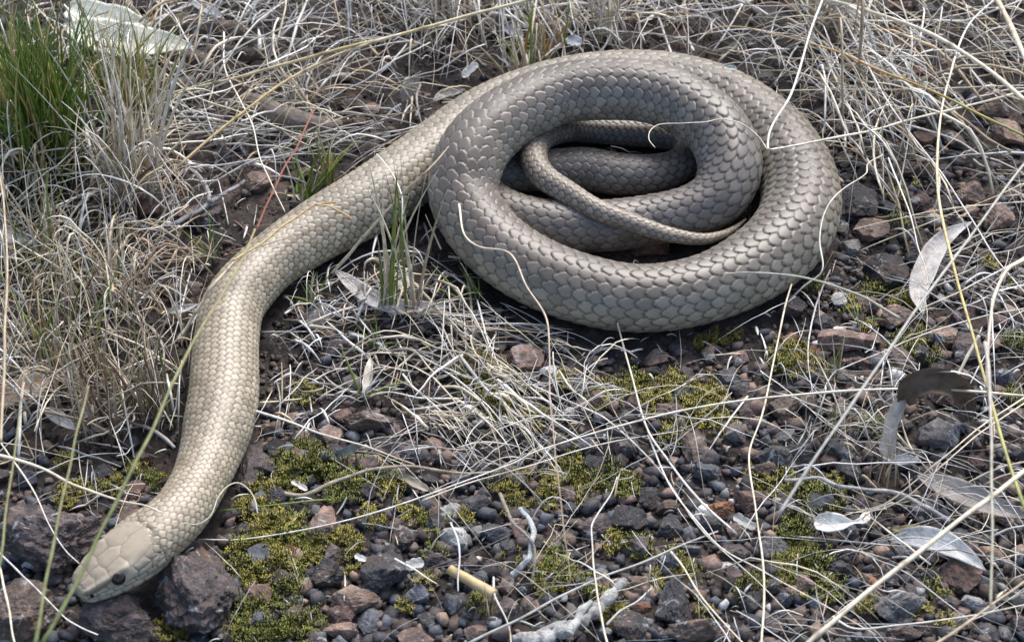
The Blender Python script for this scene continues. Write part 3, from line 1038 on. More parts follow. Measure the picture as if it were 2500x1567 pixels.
for k, (key, x, y, w, h, colr, lab) in enumerate(BIG):
    (px, py), = Z(key, [(x, y)])
    big = w > 105
    o, p, r = put_stone(px, py, w, h, colr, lab, 5 if w > 180 else 4 if w > 70 else 3, k, 'stones lying on the ground',
                        .22 if big else .28, .085 if w > 120 else .07)
    placed.append((p[0], p[1], r * .9, px, py))

# random stones, the larger of the rest
LAND = [((260, 1390), "the snake's head"), ((476, 1457), 'the big rock below the jaw'), ((1150, 1415), 'the golden straw stub'),
        ((1480, 1500), 'the white lichen stick'), ((1311, 876), 'the round brown stone under the coil'), ((1538, 1266), 'the black glossy rock'),
        ((2350, 1398), 'the rough dark red rock'), ((2191, 1485), 'the smooth grey oval stone'), ((927, 1390), 'the dark grey boulder'),
        ((2056, 833), 'the long pinkish slab'), ((2170, 644), 'the charcoal lump'), ((2260, 600), 'the grey gum leaf'), ((2270, 960), 'the arched brown leaf'),
        ((790, 1284), 'the pale pinkish stone'), ((1761, 1240), 'the bright orange stone'), ((600, 350), 'the purple egg shaped stone'),
        ((1270, 1300), 'the curved pale twig'), ((2280, 1330), 'the pale holed leaf'), ((1000, 720), 'the lilac grey leaf'),
        ((430, 530), 'the forked grey branch'), ((1690, 1540), 'the wide brown rock'), ((1900, 1150), 'the dark slab'), ((2380, 350), 'the tan rock at the right edge')]
BASES = []
for k in range(14):
    V, F = stone_shape(3, np.random.default_rng(300 + k), .85, .07)
    me = facet(mesh_from('stone', V, F), 20); me.materials.append(M_stone)
    BASES.append(me)
cand = []
rng = np.random.default_rng(77)
for _ in range(9000):
    px, py = rng.uniform(-120, 2620), rng.uniform(0, 1640)
    dens = .07
    if py > 1000 and px > 520: dens = 1.0
    elif py > 820 and px > 1180: dens = .8
    elif px > 1980 and py > 380: dens = .6
    elif py > 1150: dens = .7
    elif px > 640 and px < 1200 and py > 780: dens = .4
    elif px > 1900: dens = .25
    if rng.random() > dens: continue
    w = 16 * math.exp(abs(rng.normal(0, .62))) * (1.15 if py > 1100 else 1)
    if w > 78: continue
    cand.append((w, px, py))
cand.sort(reverse=True)
extra = []
names = list(COL)
wts = np.array([.16, .26, .13, .08, .11, .08, .012, .06, .08, .035, .02]); wts /= wts.sum()
for w, px, py in cand:
    if len(extra) >= 190: break
    p = at(px, py)
    r = w * proj(p)[2] / FPX / 2
    if any((p[0] - q[0]) ** 2 + ((p[1] - q[1])) ** 2 < (.82 * (r + q[2])) ** 2 for q in placed): continue
    if snake_xy(np.array([p[0]]), np.array([p[1]]))[0] < r * .4: continue
    extra.append((w, px, py, p, r))
    placed.append((p[0], p[1], r, px, py))
lab_rows = []
for w, px, py, p, r in extra:
    o = bpy.data.objects.new('stone', BASES[rng.integers(len(BASES))])
    C.objects.link(o)
    cn = names[rng.choice(len(names), p=wts)]
    c = np.array(COL[cn]) * rng.uniform(.8, 1.25)
    o.color = (*c, 1)
    hz = r * rng.uniform(.55, .9)
    o.scale = (r * rng.uniform(.9, 1.1), r * rng.uniform(.8, 1.2), hz)
    o.rotation_euler = (rng.normal(0, .18), rng.normal(0, .18), rng.uniform(0, 6.28))
    o.location = (p[0], p[1], gz1(p) + hz * .35)
    (lx, ly), ln = min(LAND, key=lambda t: (t[0][0] - px) ** 2 + (t[0][1] - py) ** 2)
    dx, dy = px - lx, py - ly
    dirn = ('right of' if dx > 0 else 'left of') if abs(dx) > 1.2 * abs(dy) else ('below' if dy > 0 else 'above')
    size = 'small' if w < 30 else 'mid sized' if w < 48 else 'fairly large'
    lab_rows.append((f'{size} {cn} stone {dirn} {ln}', math.hypot(dx, dy), o))
ORD = ['', ', second nearest to it', ', third nearest to it', ', fourth nearest to it', ', fifth nearest to it', ', sixth nearest to it']
byl = {}
for row in lab_rows: byl.setdefault(row[0], []).append(row)
for l, rows in byl.items():
    rows.sort(key=lambda t: t[1])
    for k, (_, _, o) in enumerate(rows):
        tag(o, l + (ORD[min(k, 5)] if len(rows) > 1 and k else (', nearest to it' if len(rows) > 1 else '')), 'stone', 'stones lying on the ground')

# ---------------------------------------------------------------- gravel and crumbs (uncountable)
def chip_shape(rng):
    D, F = ICO[0]
    V = D * rng.uniform(.55, 1.15, (12, 1)) + rng.normal(0, .13, (12, 3))
    rot = np.linalg.qr(rng.normal(size=(3, 3)))[0]
    V = V @ rot
    return V / np.abs(V).max(0), F if np.linalg.det(rot) > 0 else F[:, ::-1]


def lumps(n, sampler, smin, smax, colf, sub, name, label, mat):
    V_, F_, C_ = [], [], []
    rng = np.random.default_rng(len(name) + n)
    shapes = [chip_shape(np.random.default_rng(900 + k)) for k in range(16)]
    P = sampler(n, rng)
    w = at(P[:, 0], P[:, 1])
    g = gz(w[:, 0], w[:, 1])
    sn = snake_xy(w[:, 0], w[:, 1])
    size = smin + (smax - smin) * rng.random(len(P)) ** 2.2
    off = 0
    pl = np.array([(q[0], q[1], q[2]) for q in placed])
    for i in range(len(P)):
        r = size[i]
        if sn[i] < -.006 or sn[i] < r * .2: continue
        if ((w[i, 0] - MW[:, 0]) ** 2 + ((w[i, 1] - MW[:, 1]) / 1.2) ** 2 < (.7 * MR) ** 2).any() and rng.random() < .9: continue
        V, F = shapes[i % 16]
        a = rng.uniform(0, 6.28); ca, sa = math.cos(a), math.sin(a)
        sx, sy, sz = r * rng.uniform(.75, 1.35), r * rng.uniform(.6, 1.45), r * rng.uniform(.4, .9)
        v = V * (sx, sy, sz)
        v = np.stack([v[:, 0] * ca - v[:, 1] * sa, v[:, 0] * sa + v[:, 1] * ca, v[:, 2]], 1)
        v += (w[i, 0], w[i, 1], g[i] + sz * .35)
        V_.append(v); F_.append(F + off); off += len(V)
        C_.append(np.repeat(colf(rng, P[i])[None], len(V), 0))
    o = link(name, mesh_from(name, np.concatenate(V_), np.concatenate(F_), cols=np.concatenate(C_), smooth=False), mat)
    tag(o, label, None, None, 'stuff')
    return o


def samp_dens(fn):
    def f(n, rng):
        out_ = []
        tot = 0
        while tot < n:
            q = np.stack([rng.uniform(-200, 2700, n), rng.uniform(-60, 1700, n)], 1)
            keep = rng.random(n) < fn(q[:, 0], q[:, 1])
            out_.append(q[keep]); tot += keep.sum()
        return np.concatenate(out_)[:n]
    return f


def d_gravel(x, y):
    d = np.full(x.shape, .12)
    d[(y > 820) & (x > 1150)] = .8
    d[(y > 1020) & (x > 500)] = 1.0
    d[(x > 1950) & (y > 400)] = .7
    d[y > 1200] = 1.0
    return d


def d_crumb(x, y):
    d = np.full(x.shape, .35)
    d[(x > 600) & (x < 1250) & (y > 760) & (y < 1080)] = 1.0
    d[(x > 1950) & (y > 300) & (y < 900)] = 1.0
    d[(x > 1300) & (y > 780)] = .22
    d[(x > 500) & (y > 1080)] = .18
    return d


GC = np.array([COL['dark grey'], COL['blue grey'], COL['purple brown'], COL['brown'], COL['pinkish brown'], COL['black'], COL['grey'], COL['tan'], COL['whitish']])
GW = np.array([.28, .15, .14, .11, .08, .08, .08, .04, .04])
lumps(7500, samp_dens(d_gravel), .0016, .0085, lambda r, p: GC[r.choice(9, p=GW)] * r.uniform(.7, 1.5), 1, 'gravel',
      'loose fine gravel of dark grey and brown grains', M_gravel)
SCOL = np.array([(.085, .062, .051), (.06, .047, .042), (.13, .097, .078), (.042, .036, .034)])
lumps(16000, samp_dens(d_crumb), .0008, .0040, lambda r, p: SCOL[r.integers(4)] * r.uniform(.8, 1.35), 1, 'soil_crumbs',
      'loose crumbs of dark brown soil', M_gravel)

# ---------------------------------------------------------------- moss
def build_moss():
    rng = np.random.default_rng(3)
    pts, hue = [], []
    for (cx, cy, _), r in zip(MW, MR):
        n = int(.80 * math.pi * (r / .0021) ** 2 * 1.25)
        a = rng.uniform(0, 6.28, n); rr = r * np.sqrt(rng.random(n)) * 1.02
        x = cx + rr * np.cos(a); y = cy + rr * np.sin(a) * 1.25
        nz = fbm(x * 60, y * 60, oct=3)
        keep = (nz + .78 - .72 * (rr / r) ** 2) > rng.uniform(-.2, .2, n)
        pts.append(np.stack([x, y], 1)[keep]); hue.append(np.full(keep.sum(), rng.random()))
    P = np.concatenate(pts); Hh = np.concatenate(hue)
    ok = snake_xy(P[:, 0], P[:, 1]) > -.004
    P, Hh = P[ok], Hh[ok]
    # shoots do not grow through stones
    pl = np.array([(q[0], q[1], q[2]) for q in placed])
    free = np.ones(len(P), bool)
    for q in pl:
        free &= ((P[:, 0] - q[0]) ** 2 + (P[:, 1] - q[1]) ** 2) > (q[2] * .72) ** 2
    P, Hh = P[free], Hh[free]
    n = len(P)
    g = gz(P[:, 0], P[:, 1])
    L = 6
    a0 = rng.uniform(0, 6.28, n)
    hgt = rng.uniform(.0036, .0080, n) * (1 + .5 * Hh) * (1 + .9 * np.clip(fbm(P[:, 0] * 130, P[:, 1] * 130, oct=2), -.6, 1))
    rad = rng.uniform(.0013, .0028, n)
    base = np.stack([P[:, 0], P[:, 1], g - .0012], 1)
    tilt = rng.normal(0, .25, (n, 2))
    topc = base + np.stack([tilt[:, 0] * hgt, tilt[:, 1] * hgt, hgt], 1)
    V = np.empty((n, 2 + 3 * L, 3)); V[:, 0] = base; V[:, 1] = topc
    F = []
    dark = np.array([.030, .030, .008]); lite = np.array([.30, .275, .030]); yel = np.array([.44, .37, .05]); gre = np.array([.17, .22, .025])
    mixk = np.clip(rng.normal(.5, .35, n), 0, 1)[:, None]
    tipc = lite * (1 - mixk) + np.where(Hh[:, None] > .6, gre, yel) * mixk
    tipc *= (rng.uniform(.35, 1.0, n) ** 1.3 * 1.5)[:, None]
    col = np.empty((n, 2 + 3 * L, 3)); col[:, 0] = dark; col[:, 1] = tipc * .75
    for k in range(L):
        an = a0 + k * 2 * math.pi / L + rng.normal(0, .2, n)
        lv = .35 if k % 2 else .75
        mid = base * (1 - lv) + topc * lv
        d = np.stack([np.cos(an), np.sin(an), np.zeros(n)], 1)
        pr = np.stack([-np.sin(an), np.cos(an), np.zeros(n)], 1)
        tip = mid + d * rad[:, None] + np.array([0, 0, 1]) * (rad * rng.uniform(.4, 1.2, n))[:, None]
        V[:, 2 + 3 * k] = mid - pr * (rad * .30)[:, None]
        V[:, 3 + 3 * k] = mid + pr * (rad * .30)[:, None]
        V[:, 4 + 3 * k] = tip
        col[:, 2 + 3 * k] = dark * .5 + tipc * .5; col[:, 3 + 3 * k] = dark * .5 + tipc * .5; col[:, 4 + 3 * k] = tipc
        F.append([2 + 3 * k, 3 + 3 * k, 4 + 3 * k])
        F.append([1, 3 + 3 * k, 2 + 3 * k])
    F = np.array(F)
    FF = (F[None] + (np.arange(n) * (2 + 3 * L))[:, None, None]).reshape(-1, 3)
    print('MOSS shoots', n)
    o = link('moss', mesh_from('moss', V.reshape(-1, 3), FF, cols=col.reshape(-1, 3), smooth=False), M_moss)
    tag(o, 'low yellow green moss growing in patches on the soil', None, None, 'stuff')


build_moss()

# ---------------------------------------------------------------- straw litter (uncountable)
SC_ = {'cream': (.70, .625, .48), 'white': (.78, .76, .70), 'tan': (.50, .40, .27), 'grey': (.36, .34, .32), 'ash': (.56, .55, .54),
       'brown': (.20, .13, .085), 'green': (.20, .27, .06), 'dgreen': (.11, .21, .03), 'yellow': (.58, .46, .20), 'red': (.22, .07, .045), 'dark': (.09, .075, .068),
       'orange': (.50, .29, .09)}


def litter(regions, name, label, seed):
    rng = np.random.default_rng(seed)
    K = 9
    paths, rads, cols = [], [], []
    for (x0, x1, y0, y1, n, lmin, lmax, ang, spread, lift, wmin, wmax, pal) in regions:
        px = rng.uniform(x0, x1, n); py = rng.uniform(y0, y1, n)
        p = at(px, py)
        mm = proj(p)[2] / FPX
        ln = (lmin + (lmax - lmin) * rng.random(n) ** 1.6) * mm
        a = (rng.uniform(0, 2 * math.pi, n) if ang is None else np.radians(rng.normal(ang, spread, n)))
        curv = rng.normal(0, .55, n) * (rng.random(n) < .5) + rng.normal(0, .10, n)
        big = rng.random(n) < .035
        curv = np.where(big, rng.normal(0, 2.8, n), curv) * (.35 if lmax < 180 else 1)
        t = np.linspace(0, 1, K)
        hd = a[:, None] + curv[:, None] * (t - .5)[None] + +.10 * np.cumsum(rng.normal(0, .16, (n, K)), 1)
        kink = (rng.random(n) < .07)
        ki = rng.integers(2, K - 2, n)
        hd += np.where(kink[:, None] & (np.arange(K)[None] >= ki[:, None]), rng.normal(0, .8, n)[:, None], 0)
        step = ln[:, None] / (K - 1)
        dx = np.cumsum(np.cos(hd) * step, 1); dy = np.cumsum(np.sin(hd) * step, 1)
        X = p[:, 0:1] + dx - dx.mean(1, keepdims=True); Y = p[:, 1:2] + dy - dy.mean(1, keepdims=True)
        g = gz(X, Y)
        zb = rng.random(n) ** 1.8 * lift
        tilt = rng.normal(0, .5, n) * lift
        arch = np.abs(rng.normal(0, .5, n)) * lift
        z = g + .0015 + zb[:, None] + np.maximum(0, tilt[:, None] * (t - .5)[None] * 1.6) + arch[:, None] * np.sin(math.pi * t)[None]
        pts = np.stack([X, Y, z], -1)
        gap = snake_gap(pts).reshape(n, K).min(1)
        hid = hides_snake(pts).reshape(n, K).any(1)
        bx, by, _d = proj(pts.reshape(-1, 3))
        on = np.zeros(len(bx), bool)
        for (ky, x_, y_, w_, h_, _c, _l) in BIG:
            if w_ < 70: continue
            (qx, qy), = Z(ky, [(x_, y_)])
            on |= ((bx - qx) / (.46 * w_)) ** 2 + ((by - qy) / (.46 * h_)) ** 2 < 1
        on = on.reshape(n, K).any(1) & (rng.random(n) < .85)
        ok = (gap > .0012) & ~hid & ~on
        w = (wmin + (wmax * 1.05 - wmin) * rng.random(n) ** 2.1) * mm / 2
        prof = np.interp(t, [0, .08, .5, 1], [.85, 1, .9, .3])
        c = np.array([SC_[q] for q in pal])[rng.integers(len(pal), size=n)] * rng.uniform(.72, 1.18, n)[:, None]
        paths.append(pts[ok]); rads.append((w[:, None] * prof[None])[ok]); cols.append(c[ok])
    P = np.concatenate(paths); R = np.concatenate(rads); Cc = np.concatenate(cols)
    n_ = len(P)
    tone = 1.0 + .30 * vnoise(np.arange(K)[None] * .55 + rng.uniform(0, 200, (n_, 1)), np.zeros((n_, K)))
    dk = np.where(rng.random(n_) < .25, rng.uniform(.35, .8, n_), 1.0)[:, None]
    tone = tone * np.where(np.arange(K)[None] < 2, dk, 1)
    Cc = Cc[:, None, :] * tone[..., None]
    V, F, col = tubes(P, R, 4, rng.choice([.22, .35, .6, .9], n_), Cc, roll=rng.uniform(0, 3.14, n_))
    print(name, len(P))
    o = link(name, mesh_from(name, V, F, cols=col), M_straw)
    tag(o, label, None, None, 'stuff')


PB = ['cream', 'white', 'white', 'white', 'ash', 'tan', 'grey']
PL = ['cream', 'cream', 'white', 'white', 'tan', 'tan', 'brown', 'grey']
PD = ['grey', 'brown', 'dark', 'tan', 'ash']
litter([
    # x0 x1 y0 y1 n lmin lmax angle spread lift wmin wmax palette
    (320, 1300, -60, 300, 180, 90, 420, None, 0, .045, 3, 9, PB),
    (380, 760, -60, 260, 60, 120, 420, 62, 16, .05, 4, 9, PB),
    (1200, 1800, -60, 150, 160, 90, 360, None, 0, .045, 3, 9, PB),
    (850, 1500, -60, 140, 150, 150, 420, 104, 20, .06, 3, 8, PB),
    (380, 1050, 250, 520, 90, 80, 360, None, 0, .03, 3, 8, PB),
    (420, 1000, 320, 420, 40, 200, 420, 15, 14, .02, 4, 8, ['ash', 'grey', 'white']),
    (1750, 2560, -60, 460, 200, 150, 560, None, 0, .045, 3, 8, PB),
    (1980, 2300, 0, 480, 130, 220, 600, 112, 14, .06, 3, 9, ['cream', 'white', 'white', 'tan']),
    (1880, 2200, 120, 420, 90, 60, 200, None, 0, .02, 2, 5, PB),
    (-150, 480, 420, 1080, 250, 90, 360, None, 0, .05, 3, 9, PL),
    (-150, 480, 420, 1080, 150, 120, 380, 85, 28, .06, 4, 10, PL),
    (-150, 330, 950, 1300, 80, 80, 300, None, 0, .02, 3, 8, PB),
    (-150, 330, -60, 480, 200, 90, 300, 80, 40, .05, 3, 9, PL),
    (640, 1180, 640, 820, 130, 60, 280, None, 0, .02, 3, 9, PB),
    (640, 1250, 800, 1060, 110, 50, 230, None, 0, .012, 3, 9, PB),
    (1060, 1420, 830, 1120, 100, 140, 360, -52, 16, .025, 3, 9, ['cream', 'white', 'cream']),
    (1050, 1500, 950, 1180, 60, 70, 260, None, 0, .018, 3, 5, ['white', 'ash', 'cream']),
    (1050, 1400, 780, 860, 30, 120, 330, -10, 20, .012, 3, 8, PB),
    (1980, 2560, 420, 950, 80, 200, 600, None, 0, .04, 2, 6, PB),
    (1900, 2200, 900, 1150, 90, 70, 240, None, 0, .025, 2, 6, PB),
    (1350, 2560, 950, 1640, 90, 150, 560, None, 0, .03, 2, 6, ['white', 'cream', 'ash']),
    (1900, 2560, 1050, 1640, 80, 120, 480, -30, 25, .03, 2, 6, ['white', 'cream', 'ash']),
    (500, 1400, 1050, 1640, 50, 90, 330, None, 0, .02, 2, 5, ['white', 'cream', 'ash']),
    (350, 2560, -60, 470, 420, 90, 420, None, 0, .05, 2, 5, ['white', 'cream', 'white', 'ash', 'tan']),
    (-150, 520, 420, 1080, 330, 90, 360, None, 0, .06, 2, 5, ['white', 'cream', 'cream', 'tan']),
    (600, 1500, 640, 1160, 110, 70, 320, None, 0, .025, 2, 5, ['white', 'cream', 'ash']),
    (1300, 2560, 820, 1640, 180, 90, 420, None, 0, .03, 2, 4, ['white', 'cream', 'ash']),
    (1950, 2560, 400, 1000, 110, 120, 460, None, 0, .04, 2, 4.5, ['white', 'cream', 'ash']),
    (500, 1400, 1050, 1640, 60, 60, 300, None, 0, .02, 2, 4, ['white', 'cream', 'ash']),
    (-200, 2700, -80, 620, 200, 50, 170, None, 0, .02, 6, 12, ['cream', 'white', 'tan', 'ash', 'tan']),
    (-200, 1300, 600, 1080, 120, 40, 140, None, 0, .012, 6, 12, ['cream', 'white', 'tan', 'ash']),
    (1300, 2700, 620, 1660, 110, 30, 110, None, 0, .01, 4, 9, ['cream', 'white', 'tan', 'ash']),
    (-200, 2700, -80, 1660, 900, 18, 75, None, 0, .006, 3, 8, PB),
    (-200, 2700, -80, 800, 300, 60, 220, None, 0, .006, 3, 8, PD),
    (300, 2500, -80, 420, 170, 60, 260, None, 0, .016, 2, 6, ['grey', 'ash', 'grey', 'tan', 'dark']),
], 'straw_litter', 'tangled dry grass straws littering the ground', 21)

# ---------------------------------------------------------------- single stalks, twigs
def stalk(name, label, cat, key, pts, z, wpx, c0, c1=None, group=None, mat=None, taper=(1, .6), sides=7, rough=.08, flat=.85, nf=.22, nodes=0, clear=True, cmid=None, kind_color=None):
    P = np.array(Z(key, pts))
    zz = np.interp(np.linspace(0, 1, len(P)), np.linspace(0, 1, len(z)), z)
    rng = np.random.default_rng(abs(hash(label)) % 1000 if False else sum(map(ord, label)))
    q = cat_rom(np.concatenate([P, zz[:, None]], 1) * np.array([1, 1, 2000.0]), max(16, int(len(P) * 9)))
    q[:, 2] /= 2000.0
    n = len(q)
    W = at(q[:, 0], q[:, 1], q[:, 2])
    thin = 1.0 if mat is M_wood or wpx > 24 else .66 if wpx < 14 else .60
    r = wpx * thin / 2 * proj(W)[2] / FPX
    if clear:
        # lift along the line of sight until free of the snake, then smooth the lift
        d = ray(q[:, 0], q[:, 1]); d /= np.linalg.norm(d, axis=1, keepdims=True)
        t = ((W - CAM) * d).sum(1)
        need = t.copy()
        for _ in range(60):
            bad = snake_gap(CAM + d * need[:, None]) < r.mean() + .0012
            if not bad.any(): break
            need[bad] -= .004
        dl = t - need
        if dl.max() > 0:
            for _ in range(3):
                dl = np.maximum(dl, np.convolve(np.pad(dl, 3, 'edge'), np.ones(7) / 7, 'valid'))
            W = CAM + d * (t - dl)[:, None]
    W += np.stack([vnoise(np.arange(n) * .12 + rng.uniform(0, 90), np.zeros(n)) for _ in range(3)], 1) * r.mean() * (.6 if wpx < 20 else .12)
    tp = np.linspace(taper[0], taper[1], n)
    r = r * tp * (1 + rough * 1.6 * vnoise(np.arange(n) * nf + rng.uniform(0, 90), np.zeros(n)))
    c0 = np.array(SC_[c0] if isinstance(c0, str) else c0); c1 = c0 if c1 is None else np.array(SC_[c1] if isinstance(c1, str) else c1)
    u = np.linspace(0, 1, n)[:, None]
    if cmid is not None:
        cm = np.array(SC_[cmid] if isinstance(cmid, str) else cmid)
        col = np.where(u < .5, c0 * (1 - 2 * u) + cm * 2 * u, cm * (2 - 2 * u) + c1 * (2 * u - 1))
    else:
        col = c0 * (1 - u) + c1 * u
    for k in range(nodes):
        i = int((k + .6) / nodes * n) % n
        r[i] *= 1.35
        col[i] = col[i] * .45
    o0 = W[0].copy(); o0[2] = min(W[:, 2].min(), W[0, 2])
    V, F, cc = tubes(W[None] - o0, r[None], sides, flat, col[None])
    o = link(name, mesh_from(name, V, F, cols=cc), mat or M_straw, None, o0)
    if mat is M_wood:
        o.color = (*c0, 1)
    tag(o, label, cat, group)
    return o


